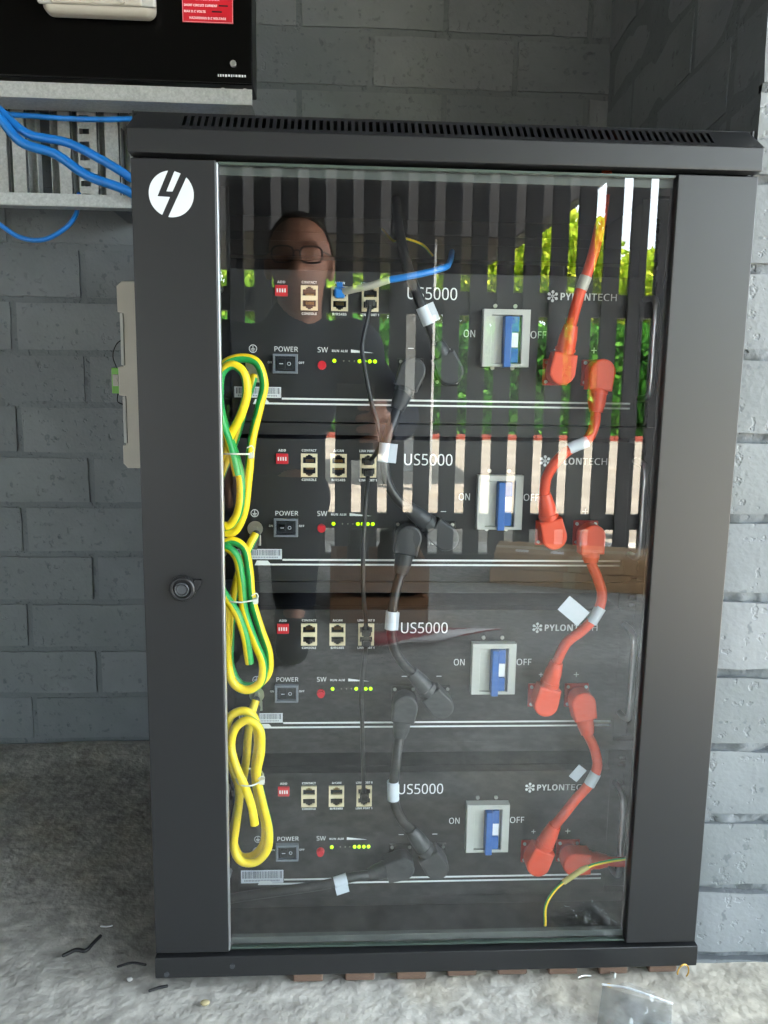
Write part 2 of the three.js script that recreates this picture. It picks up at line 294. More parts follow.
{ // door
  const door = new THREE.Group(); door.name = 'door'; door.position.set(0, -cabY, 0); cab.add(door);
  const stile = (a, b) => { const s = shapeOf([[a, 0.0], [a, -0.018], [a + 0.0014, -0.018], [a + 0.0014, -0.0014], [b - 0.0014, -0.0014], [b - 0.0014, -0.012], [b, -0.012], [b, 0]]); return extr(s, Y1 - 0.0012).rotateX(-Math.PI / 2).translate(0, 0.0012, 0); };
  const st = (a, b) => merge(bx(a, b, 0.0012, Y1, -0.0035, 0.0, 0.0012, 2), bx(a, a + 0.0015, 0.0012, Y1, -0.018, -0.002), bx(b - 0.0015, b, 0.0012, Y1, -0.013, -0.002));
  part(door, 'stile', st(0.0, 0.0785), M.black); part(door, 'stile', st(0.5205, 0.6, 0), M.black);
  part(door, 'glass_pane', new THREE.PlaneGeometry(0.4412, Y1 - 0.0045).translate(0.2994, Y1 / 2 + 0.0002, -0.0062), M.glass);
  for (const [a, b] of [[Y1 - 0.0028, Y1 - 0.0004], [0.0016, 0.0036]]) part(door, 'glass_edge', bx(0.0804, 0.52, a, b, -0.0085, -0.004, 0), M.glassEdge);
  part(door, 'edge_strip', bx(0.0786, 0.0802, 0.0025, Y1 - 0.002, -0.009, -0.0008, 0.0005), M.alu);
  for (const [a, b] of [[Y1 - 0.011, Y1 - 0.003], [0.0038, 0.0115]]) part(door, 'rail', bx(0.0804, 0.52, a, b, -0.016, -0.0096), M.railGrey);
  // cam lock
  const lk = new THREE.Group(); lk.name = 'lock'; lk.position.set(0.0391, 0.4097, 0); door.add(lk);
  lk.add(new THREE.Mesh(merge(cylZ(0.0135, 0.004, 0, 0, 0.002, 32), new THREE.TorusGeometry(0.0105, 0.0022, 10, 32).translate(0, 0, 0.0045)), M.rubber)); lk.children[0].name = 'lock_body';
  lk.add(new THREE.Mesh(merge(cylZ(0.0048, 0.006, 0, 0, 0.004, 24), new THREE.TorusGeometry(0.0064, 0.0007, 8, 28).translate(0, 0, 0.0072), bx(-0.0012, 0.0012, -0.0045, 0.0045, 0.0068, 0.0074, 0)), M.galvDark)); lk.children[1].name = 'keyhole';
  lk.add(new THREE.Mesh(extr(shapeOf([[0.006, 0.001], [0.014, 0.009], [0.0185, 0.009], [0.017, 0.003], [0.012, -0.004]]), 0.003, 0.0006).translate(0, 0, 0.0006), M.rubber)); lk.children[2].name = 'lock_cover';
  // round white emblem of three pieces
  const r = 0.0208, cx = 0.0371, cy = 0.7888, pt = (x, y) => [(x - 344) / 108 * r, -(y - 453) / 108 * r], an = (x, y) => Math.atan2(-(y - 453), x - 344);
  const arc = (a0, a1, n = 28) => Array.from({ length: n + 1 }, (_, i) => { const a = a0 + (a1 - a0) * i / n; return [Math.cos(a) * r, Math.sin(a) * r]; });
  const A = an(330, 345), B = an(298, 550), D = an(415, 378), E2 = an(327, 561);
  const left = shapeOf([...arc(A, B + 2 * Math.PI), pt(337, 467), pt(277, 465)]), mid = shapeOf([pt(362, 347), pt(391, 357), pt(350, 441), pt(321, 441)]), right = shapeOf(arc(D, E2));
  const lg = part(door, 'emblem', merge([left, mid, right].map((s) => extr(s, 0.0003))), M.emblem); lg.position.set(cx, cy, 0.0001);
  lg.userData.label = 'round white emblem with a slanted figure four';
}

// ---------------------------------------------------------------- battery modules
const MZ = -0.08; // plane of the module fronts
const mods = [];
const barcode = shapeLabel(0.05, 0.0115, (g, w, h) => { g.fillStyle = '#cfd4de'; g.fillRect(0, 0, w, h); g.fillStyle = '#4a4e5a'; let s = 5; for (let x = 8; x < w - 8;) { s = (s * 1103515245 + 12345) & 0x7fffffff; const b = 1 + (s >> 8) % 3; g.fillRect(x, 5, b, h * 0.55); x += b + 1 + (s >> 12) % 3; } g.fillStyle = '#6a6e7a'; for (let x = 20; x < w - 20; x += 9) g.fillRect(x, h * 0.75, 5, h * 0.12); });
M.barcode = std({ color: 0xffffff, map: barcode, roughness: 0.5 });
const G = {}; // geometry shared by the four modules; x as in the cabinet, y from the upper stripe, z from the front plane
{
  // housing: a box behind a thick front that has the three socket wells cut through it
  G.body = merge(extr(shapeOf(rectPts(0.0796, 0.5204, -0.0239, 0.1344), [0.1626, 0.1947, 0.2272].map((x) => rectPts(x - 0.0079, x + 0.0079, 0.1062 - 0.0117, 0.1062 + 0.0117))), 0.0154, 0.0006).translate(0, 0, -0.016), bx(0.079, 0.521, -0.0245, 0.135, -0.33, -0.0166, 0.0012, 2));
  G.ear = merge(bx(0.0585, 0.0795, -0.0235, 0.134, -0.013, -0.0115), bx(0.0585, 0.0795, 0.0, 0.11, -0.0115, -0.0105));
  G.earR = merge(bx(0.5205, 0.5415, -0.0235, 0.134, -0.013, -0.0115), bx(0.5205, 0.5415, 0, 0.11, -0.0115, -0.0105));
  G.handle = (x, d) => tube([[x, 0.006, -0.0105], [x, 0.007, d * 0.4], [x, 0.012, d * 0.87], [x, 0.022, d], [x, 0.06, d], [x, 0.098, d], [x, 0.108, d * 0.87], [x, 0.113, d * 0.4], [x, 0.114, -0.0105]], 0.0036, 60, 10);
  const z = 0.00035;
  G.stripeA = bx(0.133, 0.5165, -0.0009, 0.0011, 0, 0.0004, 0); G.stripeB = extr(shapeOf([[0.112, -0.0062], [0.5165, -0.0062], [0.5165, -0.0043], [0.1195, -0.0043], [0.1165, -0.0009], [0.1045, -0.0009], [0.102, -0.0062]]), 0.0004);
  G.small = merge(words('ADD', 0.1288, 0.1372, 0.1222, 0.0026, z, fontB), words('CONTACT', 0.1545, 0.1705, 0.1225, 0.0026, z, fontB), words('CONSOLE', 0.1545, 0.1705, 0.0902, 0.0026, z, fontB), words('A/CAN', 0.1892, 0.2002, 0.1225, 0.0026, z, fontB), words('B/RS485', 0.1872, 0.2022, 0.0902, 0.0026, z, fontB), words('LINK PORT 0', 0.2175, 0.2368, 0.1225, 0.0026, z, fontB), words('LINK PORT 1', 0.2175, 0.2368, 0.0902, 0.0026, z, fontB),
    words('POWER', 0.1255, 0.1505, 0.0527, 0.0052, z), words('SW', 0.1715, 0.1825, 0.0527, 0.0056, z), words('RUN', 0.1868, 0.1945, 0.0517, 0.0025, z, fontB), words('ALM', 0.1962, 0.2035, 0.0517, 0.0025, z, fontB), words('ON', 0.1182, 0.1225, 0.0385, 0.0024, z, fontB), words('OFF', 0.1512, 0.1572, 0.0385, 0.0024, z, fontB),
    new THREE.ShapeGeometry(shapeOf([[0.2073, 0.0535], [0.2073, 0.0502], [0.2318, 0.0502]])).translate(0, 0, z),
    words('ON', 0.3287, 0.3412, 0.0727, 0.0078, z), words('OFF', 0.4018, 0.419, 0.0727, 0.0078, z),
    bx(0.2688, 0.2748, 0.0555, 0.0562, 0, z, 0), bx(0.309, 0.315, 0.0555, 0.0562, 0, z, 0), bx(0.4697, 0.4757, 0.0568, 0.0576, 0, z, 0), bx(0.4723, 0.4731, 0.0542, 0.0602, 0, z, 0), bx(0.4285, 0.4335, 0.0568, 0.0576, 0, z, 0), bx(0.4306, 0.4314, 0.0547, 0.0597, 0, z, 0));
  const ring = new THREE.RingGeometry(0.0036, 0.0043, 28).translate(0.1026, 0.0525, z);
  G.earthMark = merge(ring, bx(0.1023, 0.1029, 0.0525, 0.0556, 0, z, 0), bx(0.1002, 0.105, 0.0519, 0.0525, 0, z, 0), bx(0.1008, 0.1044, 0.0508, 0.0513, 0, z, 0), bx(0.1015, 0.1037, 0.0498, 0.0503, 0, z, 0));
  G.model = words('US5000', 0.267, 0.3205, 0.1137, 0.0128, z);
  G.maker = merge(words('PYLON', 0.4328, 0.4655, 0.1137, 0.0078, z, fontB), words('TECH', 0.4665, 0.4945, 0.1137, 0.0076, z));
  const em = []; for (let k = 0; k < 6; k++) { const a = k * Math.PI / 3 + Math.PI / 6, cx = 0.4242 + Math.cos(a) * 0.0046, cy = 0.1137 + Math.sin(a) * 0.0046; em.push(new THREE.CircleGeometry(0.0017, 14).translate(cx, cy, z), new THREE.PlaneGeometry(0.0034, 0.0009).rotateZ(a).translate(0.4242 + Math.cos(a) * 0.0022, 0.1137 + Math.sin(a) * 0.0022, z)); }
  G.emblem = merge(em);
  // dip switch
  G.dip = bx(0.1265, 0.1398, 0.1075, 0.1188, 0, 0.003, 0.0006); G.dipLevers = merge([0, 1, 2, 3].map((i) => bx(0.1284 + i * 0.0027, 0.1298 + i * 0.0027, 0.1112, 0.1152, 0.0028, 0.0036, 0)));
  // network sockets, two openings one over the other
  const hole = (x, y, up) => { const w = 0.0072, h = 0.0099, s = up ? 1 : -1, q = [[x - w, y], [x + w, y], [x + w, y + s * h * 0.72], [x + w * 0.55, y + s * h * 0.72], [x + w * 0.55, y + s * h * 0.88], [x + w * 0.28, y + s * h * 0.88], [x + w * 0.28, y + s * h], [x - w * 0.28, y + s * h], [x - w * 0.28, y + s * h * 0.88], [x - w * 0.55, y + s * h * 0.88], [x - w * 0.55, y + s * h * 0.72], [x - w, y + s * h * 0.72]]; return up ? q : q.reverse(); };
  G.port = extr(shapeOf(rectPts(-0.0087, 0.0087, -0.0125, 0.0125), [hole(0, 0.0021, true), hole(0, -0.0021, false)]), 0.0022, 0.0003);
  G.portPins = merge([1, -1].map((s) => [...Array(8)].map((_, i) => bx(-0.0042 + i * 0.00115, -0.0037 + i * 0.00115, s > 0 ? 0.0026 : -0.0056, s > 0 ? 0.0056 : -0.0026, -0.012, -0.0085, 0))).flat());
  // rocker switch under a clear cover
  G.swCover = bx(0.1246, 0.1496, 0.0275, 0.0468, 0, 0.006, 0.0015, 2); G.swFrame = bx(0.127, 0.1472, 0.0297, 0.0446, 0, 0.004, 0.001); G.rocker = merge(bx(0.1292, 0.1372, 0.0318, 0.0424, 0.0035, 0.0052, 0.0008), bx(0.1372, 0.1452, 0.0318, 0.0424, 0.0035, 0.0045, 0.0008));
  G.swRim = extr(shapeOf(rectPts(0.1243, 0.1499, 0.0273, 0.047), [rectPts(0.1259, 0.1483, 0.0289, 0.0454)]), 0.0058, 0.0003);
  G.rockMark = merge(bx(0.131, 0.135, 0.0366, 0.0374, 0.0052, 0.0054, 0), new THREE.RingGeometry(0.0014, 0.002, 18).translate(0.1412, 0.0371, 0.0047));
  G.button = merge(cylZ(0.0047, 0.0025, 0.1762, 0.0362, 0.001, 24), cylZ(0.0039, 0.006, 0.1762, 0.0362, 0.003, 24));
  G.led = new THREE.SphereGeometry(0.0021, 12, 8); G.ledS = new THREE.SphereGeometry(0.0008, 8, 6);
  // circuit breaker in its pale frame
  G.brk = merge(extr(shapeOf(rectPts(0.3487, 0.3982, 0.038, 0.0975), [rectPts(0.3567, 0.3905, 0.0405, 0.0925)]), 0.0105, 0.0005), bx(0.3567, 0.3905, 0.0405, 0.0925, 0, 0.0025, 0));
  G.brkPanel = bx(0.3572, 0.3695, 0.0412, 0.0915, 0.0022, 0.0082, 0.0006); G.brkBar = bx(0.3702, 0.3782, 0.0372, 0.0908, 0.0022, 0.0165, 0.0012, 2); G.brkBlue = merge(bx(0.3786, 0.3866, 0.0418, 0.0575, 0.0022, 0.0115, 0.0008), bx(0.3786, 0.3866, 0.0745, 0.0908, 0.0022, 0.0115, 0.0008)); G.brkWhite = bx(0.3786, 0.3866, 0.058, 0.074, 0.0022, 0.009, 0.0008);
  G.brkScrews = [[0.362, 0.1022], [0.3838, 0.1022], [0.3612, 0.0365], [0.3832, 0.0365]].map(([x, y]) => merge(cylZ(0.0022, 0.0018, x, y, 0.0009, 14), bx(x - 0.0016, x + 0.0016, y - 0.0003, y + 0.0003, 0.0017, 0.0021, 0)));
  // cable terminals: flange, four screws, collar
  G.flange = merge(bx(-0.0142, 0.0142, -0.0142, 0.0142, 0, 0.003, 0.0025, 3), cylZ(0.0105, 0.01, 0, 0, 0.006, 24)); G.fscrew = [[-1, 1], [1, 1], [-1, -1], [1, -1]].map(([a, b]) => merge(cylZ(0.0019, 0.0016, a * 0.0105, b * 0.0105, 0.0036, 12), bx(a * 0.0105 - 0.0013, a * 0.0105 + 0.0013, b * 0.0105 - 0.0003, b * 0.0105 + 0.0003, 0.0042, 0.0048, 0)));
  // earth stud
  G.stud = merge(cylZ(0.0058, 0.004, 0.1035, 0.036, 0.002, 6), cylZ(0.0032, 0.009, 0.1035, 0.036, 0.0045, 14), new THREE.RingGeometry(0.0032, 0.0078, 24).translate(0.1035, 0.036, 0.001));
}
const TERM = { n1: [0.2715, 0.031], n2: [0.3115, 0.031], p1: [0.4305, 0.033], p2: [0.4735, 0.033] };
const modWords = ['top battery module, with the blue patch cable plugged in', 'second battery module from the top', 'third battery module from the top', 'lowest battery module, just above the cabinet floor'];
STRIPE.forEach((s, i) => {
  const t = thing('battery_module', 'black rack ' + modWords[i], 'battery', [0, s, MZ], 'rack battery modules in the cabinet');
  part(t, 'housing', G.body, M.panel); part(t, 'mounting_ear', G.ear, M.panel); part(t, 'mounting_ear', G.earR, M.panel);
  for (const [x, d] of [[0.067, 0.008], [0.5305, 0.022]]) part(t, 'handle', G.handle(x, d), M.alu);
  part(t, 'stripe', G.stripeA, M.print); part(t, 'stripe', G.stripeB, M.print); part(t, 'printed_lettering', G.small, M.print); part(t, 'model_lettering', G.model, M.print); part(t, 'maker_lettering', G.maker, M.print); part(t, 'maker_emblem', G.emblem, M.print); part(t, 'earth_symbol', G.earthMark, M.print);
  const dip = part(t, 'address_switch', G.dip, M.red); part(dip, 'lever', G.dipLevers, M.white);
  for (const x of [0.1626, 0.1947, 0.2272]) { const p = part(t, 'network_port', G.port, M.cream); p.position.set(x, 0.1062, 0); part(p, 'contact_pins', G.portPins, M.brass); }
  const ps = part(t, 'power_switch', G.swFrame, M.rubberGrey); part(ps, 'rocker', G.rocker, M.rubber); part(ps, 'rocker_marks', G.rockMark, M.print); part(ps, 'clear_cover', G.swCover, M.clear); part(ps, 'cover_rim', G.swRim, M.rim);
  part(t, 'push_button', G.button, M.red);
  for (const x of [0.1895, 0.2166, 0.2219, 0.2276, 0.2332]) part(t, 'indicator_led', G.led, M.led).position.set(x, 0.0412, 0.0006);
  for (const x of [0.1995, 0.2055, 0.211]) part(t, 'indicator_led', G.ledS, M.ledOff).position.set(x, 0.0412, 0.0004);
  const br = part(t, 'circuit_breaker', G.brk, M.palegrey); part(br, 'breaker_panel', G.brkPanel, M.palegrey); part(br, 'toggle_bar', G.brkBar, M.blue); part(br, 'toggle_body', G.brkBlue, M.blue); part(br, 'toggle_label', G.brkWhite, M.white);
  for (const g of G.brkScrews) part(t, 'screw', g, M.steel);
  for (const [k, [x, y]] of Object.entries(TERM)) { const f = part(t, 'terminal', G.flange, k[0] === 'p' ? M.orangeDark : M.rubber); f.position.set(x, y, 0); for (const g of G.fscrew) part(f, 'screw', g, M.steel); }
  part(t, 'earth_stud', G.stud, M.steel);
  const lb = part(t, 'barcode_label', new THREE.BoxGeometry(0.05, 0.0115 + (i === 3 ? 0.005 : 0), 0.0003), M.barcode); lb.position.set(0.1073, i === 3 ? 0.0045 : 0.0065, 0.0002);
  mods.push(t);
});

// ---------------------------------------------------------------- power cables with elbow connectors
const termAt = (i, k) => V(TERM[k][0], STRIPE[i] + TERM[k][1], MZ);
function connector(parent, i, k, cableEnd, mat) { // elbow plug on a terminal, pointing to the cable's end
  const c = termAt(i, k), d = V(cableEnd.x - c.x, cableEnd.y - c.y, 0), len = d.length(); d.normalize(); const ang = Math.atan2(d.y, d.x);
  const zA = 0.0136, w = 0.0118, pts = []; const n = 14; const L2 = 0.017;
  for (let q = 0; q <= n; q++) { const a = Math.PI / 2 + Math.PI * q / n; pts.push([Math.cos(a) * w, Math.sin(a) * w]); }
  pts.push([L2, -w * 0.9], [L2, w * 0.9]);
  const head = extr(shapeOf(pts), 0.017, 0.0022).translate(0, 0, zA); head.rotateZ(ang).translate(c.x, c.y, c.z);
  const a = V(c.x + d.x * 0.015, c.y + d.y * 0.015, c.z + zA + 0.0085 + 0.0), b = V(cableEnd.x, cableEnd.y, cableEnd.z), b0 = a.clone().lerp(b, 0.62);
  const p = part(parent, 'connector', head, mat);
  part(p, 'sleeve', merge(rod(a, b0, 0.0102, 0.0094, 20), rod(b0, b, 0.0094, 0.0072, 20), rod(a.clone().lerp(b, 0.2), a.clone().lerp(b, 0.3), 0.0108, 0.0108, 20)), mat);
}
function wrapTag(parent, c, t0, w, flag, mat = M.label, rr = 0.0058, side = 1) { // label wrapped on a cable, with a flag standing off to one side
  const p = c.getPoint(t0), d = c.getTangent(t0), a = p.clone().addScaledVector(d, -w / 2), b = p.clone().addScaledVector(d, w / 2);
  const perp = V(-d.y, d.x, 0).normalize().multiplyScalar(side), n = V().crossVectors(d, perp).normalize();
  const g = [rod(a, b, rr, rr, 18)];
  if (flag) { const f = new THREE.BoxGeometry(flag, w, 0.0007), m = new THREE.Matrix4().makeBasis(perp, d, V().crossVectors(perp, d)); f.translate(flag / 2, 0, 0).applyMatrix4(m).translate(p.x, p.y, p.z + rr * 0.6); g.push(f); }
  return part(parent, 'cable_tag', merge(g), mat);
}
const OR = {
  1: [[0.489, 0.8574, -0.12], [0.4747, 0.8139, -0.08], [0.4624, 0.7731, -0.055], [0.4526, 0.7413, -0.045], [0.4428, 0.7107, -0.045], [0.4385, 0.681, -0.054]],
  2: [[0.4705, 0.5905, -0.055], [0.4681, 0.5772, -0.05], [0.4594, 0.5613, -0.045], [0.4409, 0.5516, -0.043], [0.4265, 0.5376, -0.043], [0.4184, 0.52, -0.048], [0.4185, 0.5011, -0.055]],
  3: [[0.4745, 0.425, -0.055], [0.4808, 0.4091, -0.049], [0.4854, 0.3914, -0.045], [0.4804, 0.3714, -0.043], [0.4668, 0.3532, -0.043], [0.4492, 0.3365, -0.046], [0.4415, 0.3111, -0.055]],
  4: [[0.4815, 0.225, -0.055], [0.4887, 0.2095, -0.05], [0.4914, 0.1908, -0.045], [0.4837, 0.1712, -0.043], [0.4685, 0.1518, -0.043], [0.4562, 0.1312, -0.046], [0.449, 0.1125, -0.055]],
  5: [[0.5135, 0.0665, -0.055], [0.529, 0.0665, -0.052], [0.545, 0.066, -0.056], [0.5766, 0.055, -0.08]],
};
const BK = {
  1: [[0.2606, 0.836, -0.2], [0.2599, 0.7697, -0.09], [0.2677, 0.729, -0.058], [0.2775, 0.7007, -0.046], [0.2895, 0.6748, -0.048], [0.2965, 0.6609, -0.055]],
  2: [[0.2565, 0.591, -0.055], [0.2518, 0.5776, -0.049], [0.2446, 0.5567, -0.043], [0.2427, 0.5357, -0.042], [0.2474, 0.5123, -0.043], [0.2596, 0.4938, -0.048], [0.2697, 0.4858, -0.055]],
  3: [[0.2635, 0.4125, -0.055], [0.2591, 0.3988, -0.049], [0.2549, 0.3791, -0.043], [0.2531, 0.357, -0.042], [0.2568, 0.3318, -0.043], [0.2684, 0.3112, -0.048], [0.2779, 0.2993, -0.055]],
  4: [[0.2658, 0.2225, -0.055], [0.2634, 0.212, -0.05], [0.2614, 0.1934, -0.043], [0.2584, 0.1684, -0.042], [0.2623, 0.1436, -0.043], [0.272, 0.1222, -0.048], [0.2806, 0.1098, -0.055]],
  5: [[0.2329, 0.0535, -0.055], [0.2134, 0.0545, -0.05], [0.1882, 0.0497, -0.046], [0.1425, 0.0428, -0.046], [0.0849, 0.0322, -0.05], [0.0546, 0.0195, -0.06]],
};
const ends = { orange: { 1: [[null], [0, 'p1']], 2: [[0, 'p2'], [1, 'p1']], 3: [[1, 'p2'], [2, 'p1']], 4: [[2, 'p2'], [3, 'p1']], 5: [[3, 'p2'], [null]] }, black: { 1: [[null], [0, 'n2']], 2: [[0, 'n1'], [1, 'n2']], 3: [[1, 'n1'], [2, 'n2']], 4: [[2, 'n1'], [3, 'n2']], 5: [[3, 'n1'], [null]] } };
const cableLabels = {
  orange: { 1: 'orange power cable coming down from the cabinet top to the top module', 2: 'orange power cable joining the top module to the second', 3: 'orange power cable with a big white flag label, second module to third', 4: 'orange power cable joining the third module to the lowest', 5: 'short orange power lead leaving the lowest module to the right' },
  black: { 1: 'black power cable with white tag coming down to the top module', 2: 'black power cable joining the top module to the second', 3: 'black power cable joining the second module to the third', 4: 'black power cable joining the third module to the lowest', 5: 'black power lead with white tag running left from the lowest module' },
};
for (const [col, set, r, m] of [['orange', OR, 0.0056, M.orange], ['black', BK, 0.0054, M.rubber]]) for (let i = 1; i <= 5; i++) {
  const pts = set[i].map((p) => V(...p)), t = thing(col + '_power_cable', cableLabels[col][i], 'cable', [0, 0, 0], col + ' power cables'), c = curveOf(pts);
  part(t, 'cable', tube(c, r, 70, 14), m);
  const [s, e] = ends[col][i]; if (s[0] !== null) connector(t, s[0], s[1], pts[0], col === 'orange' ? M.orange : M.rubberGrey); if (e[0] !== null) connector(t, e[0], e[1], pts[pts.length - 1], col === 'orange' ? M.orange : M.rubberGrey);
  if (col === 'orange') { if (i === 1) wrapTag(t, c, 0.72, 0.014, 0, M.greyCable, 0.0063); if (i === 2) wrapTag(t, c, 0.43, 0.022, 0, M.label, 0.0063); if (i === 3) { const f = wrapTag(t, c, 0.52, 0.02, 0, M.label, 0.0063); const b = part(t, 'flag_label', new RoundedBoxGeometry(0.03, 0.02, 0.0007, 1, 0.0003), M.label); b.position.set(0.4520, 0.3755, -0.0365); b.rotation.z = 2.45; } if (i === 4) { wrapTag(t, c, 0.46, 0.016, 0, M.label, 0.0063); const b = part(t, 'flag_label', new RoundedBoxGeometry(0.018, 0.012, 0.0007, 1, 0.0003), M.label); b.position.set(0.4705, 0.1805, -0.048); b.rotation.z = 0.9; } }
  else { if (i === 1) wrapTag(t, c, 0.70, 0.019, 0.012, M.label, 0.0066, 1); if (i === 2) wrapTag(t, c, 0.42, 0.02, 0.013, M.label, 0.0062, 1); if (i === 3) wrapTag(t, c, 0.45, 0.02, 0.008, M.label, 0.0066, 1); if (i === 4) wrapTag(t, c, 0.52, 0.022, 0, M.label, 0.0066); if (i === 5) wrapTag(t, c, 0.31, 0.015, 0.014, M.label, 0.0062, 1); }
}

// ---------------------------------------------------------------- earth wires: three tied coils of yellow and green wire
const coils = [
  [[0.0928, 0.5895, -0.068], [0.088, 0.5664, -0.062], [0.0787, 0.54, -0.058], [0.0693, 0.5157, -0.055], [0.063, 0.4871, -0.052], [0.0692, 0.4605, -0.05], [0.0829, 0.4585, -0.05], [0.0937, 0.4769, -0.05], [0.0994, 0.5144, -0.05], [0.104, 0.5567, -0.05], [0.1127, 0.5932, -0.05], [0.117, 0.6159, -0.05], [0.109, 0.6373, -0.05], [0.0926, 0.641, -0.05], [0.0764, 0.6336, -0.048], [0.0713, 0.6131, -0.046], [0.0732, 0.5856, -0.044], [0.0816, 0.5591, -0.04], [0.0907, 0.5313, -0.038], [0.0937, 0.5055, -0.036], [0.0893, 0.4791, -0.036], [0.0798, 0.4673, -0.036], [0.0684, 0.4715, -0.036], [0.0637, 0.4947, -0.036], [0.0686, 0.5263, -0.034], [0.0817, 0.5575, -0.032], [0.0968, 0.5863, -0.028], [0.1023, 0.6085, -0.026], [0.0985, 0.6263, -0.026], [0.0877, 0.633, -0.026], [0.0776, 0.6259, -0.026], [0.0742, 0.603, -0.026], [0.0767, 0.578, -0.025], [0.0865, 0.5477, -0.022], [0.0922, 0.5222, -0.022]],
  [[0.1048, 0.4524, -0.072], [0.0988, 0.4413, -0.066], [0.0882, 0.4142, -0.062], [0.0807, 0.3816, -0.058], [0.0772, 0.3372, -0.055], [0.0783, 0.3063, -0.052], [0.0882, 0.2886, -0.05], [0.1034, 0.2862, -0.05], [0.1178, 0.2988, -0.05], [0.1201, 0.3217, -0.05], [0.1116, 0.3501, -0.05], [0.1023, 0.3838, -0.05], [0.0994, 0.417, -0.05], [0.0943, 0.4411, -0.05], [0.0828, 0.4487, -0.05], [0.0713, 0.4447, -0.048], [0.068, 0.4392, -0.043], [0.077, 0.4445, -0.038], [0.0875, 0.4351, -0.037], [0.0926, 0.4094, -0.036], [0.0955, 0.3768, -0.035], [0.1058, 0.344, -0.034], [0.1152, 0.316, -0.034], [0.1118, 0.2958, -0.034], [0.0977, 0.2879, -0.034], [0.0839, 0.2948, -0.034], [0.0778, 0.3162, -0.034], [0.0773, 0.3551, -0.034], [0.0746, 0.3826, -0.034], [0.0668, 0.4016, -0.032], [0.0696, 0.4059, -0.028], [0.0782, 0.3937, -0.024], [0.0895, 0.3767, -0.022], [0.0976, 0.3527, -0.022], [0.1025, 0.3219, -0.022]],
  [[0.1032, 0.2618, -0.07], [0.0991, 0.2497, -0.065], [0.0947, 0.2236, -0.062], [0.0924, 0.1947, -0.06], [0.0878, 0.1655, -0.058], [0.0809, 0.1302, -0.056], [0.0774, 0.1007, -0.054], [0.0856, 0.0833, -0.05], [0.0994, 0.0843, -0.048], [0.112, 0.0983, -0.047], [0.1146, 0.1233, -0.046], [0.1071, 0.1597, -0.046], [0.104, 0.1896, -0.046], [0.1077, 0.225, -0.046], [0.1025, 0.2531, -0.046], [0.0917, 0.2594, -0.045], [0.0788, 0.2545, -0.043], [0.0732, 0.233, -0.042], [0.0773, 0.2042, -0.041], [0.0858, 0.1751, -0.04], [0.0867, 0.1573, -0.04], [0.0833, 0.1285, -0.038], [0.0808, 0.1014, -0.037], [0.0885, 0.0861, -0.036], [0.1041, 0.0846, -0.036], [0.1177, 0.0996, -0.035], [0.1201, 0.1213, -0.035], [0.1127, 0.1597, -0.035], [0.1076, 0.1898, -0.034], [0.1122, 0.219, -0.034], [0.1102, 0.2444, -0.034], [0.0984, 0.2537, -0.034], [0.0855, 0.2462, -0.033], [0.0801, 0.2265, -0.031], [0.0858, 0.2053, -0.025], [0.0955, 0.183, -0.022], [0.1028, 0.1595, -0.022], [0.1059, 0.1382, -0.022]],
];
const ties = [[0.0735, 0.1055, 0.5425], [0.0745, 0.1085, 0.3885], [0.0845, 0.1135, 0.1845]];
const coilLabels = ['tied coil of yellow and green earth wire beside the top module', 'tied coil of yellow and green earth wire in the middle of the three', 'mostly yellow tied coil of earth wire, lowest of the three'];
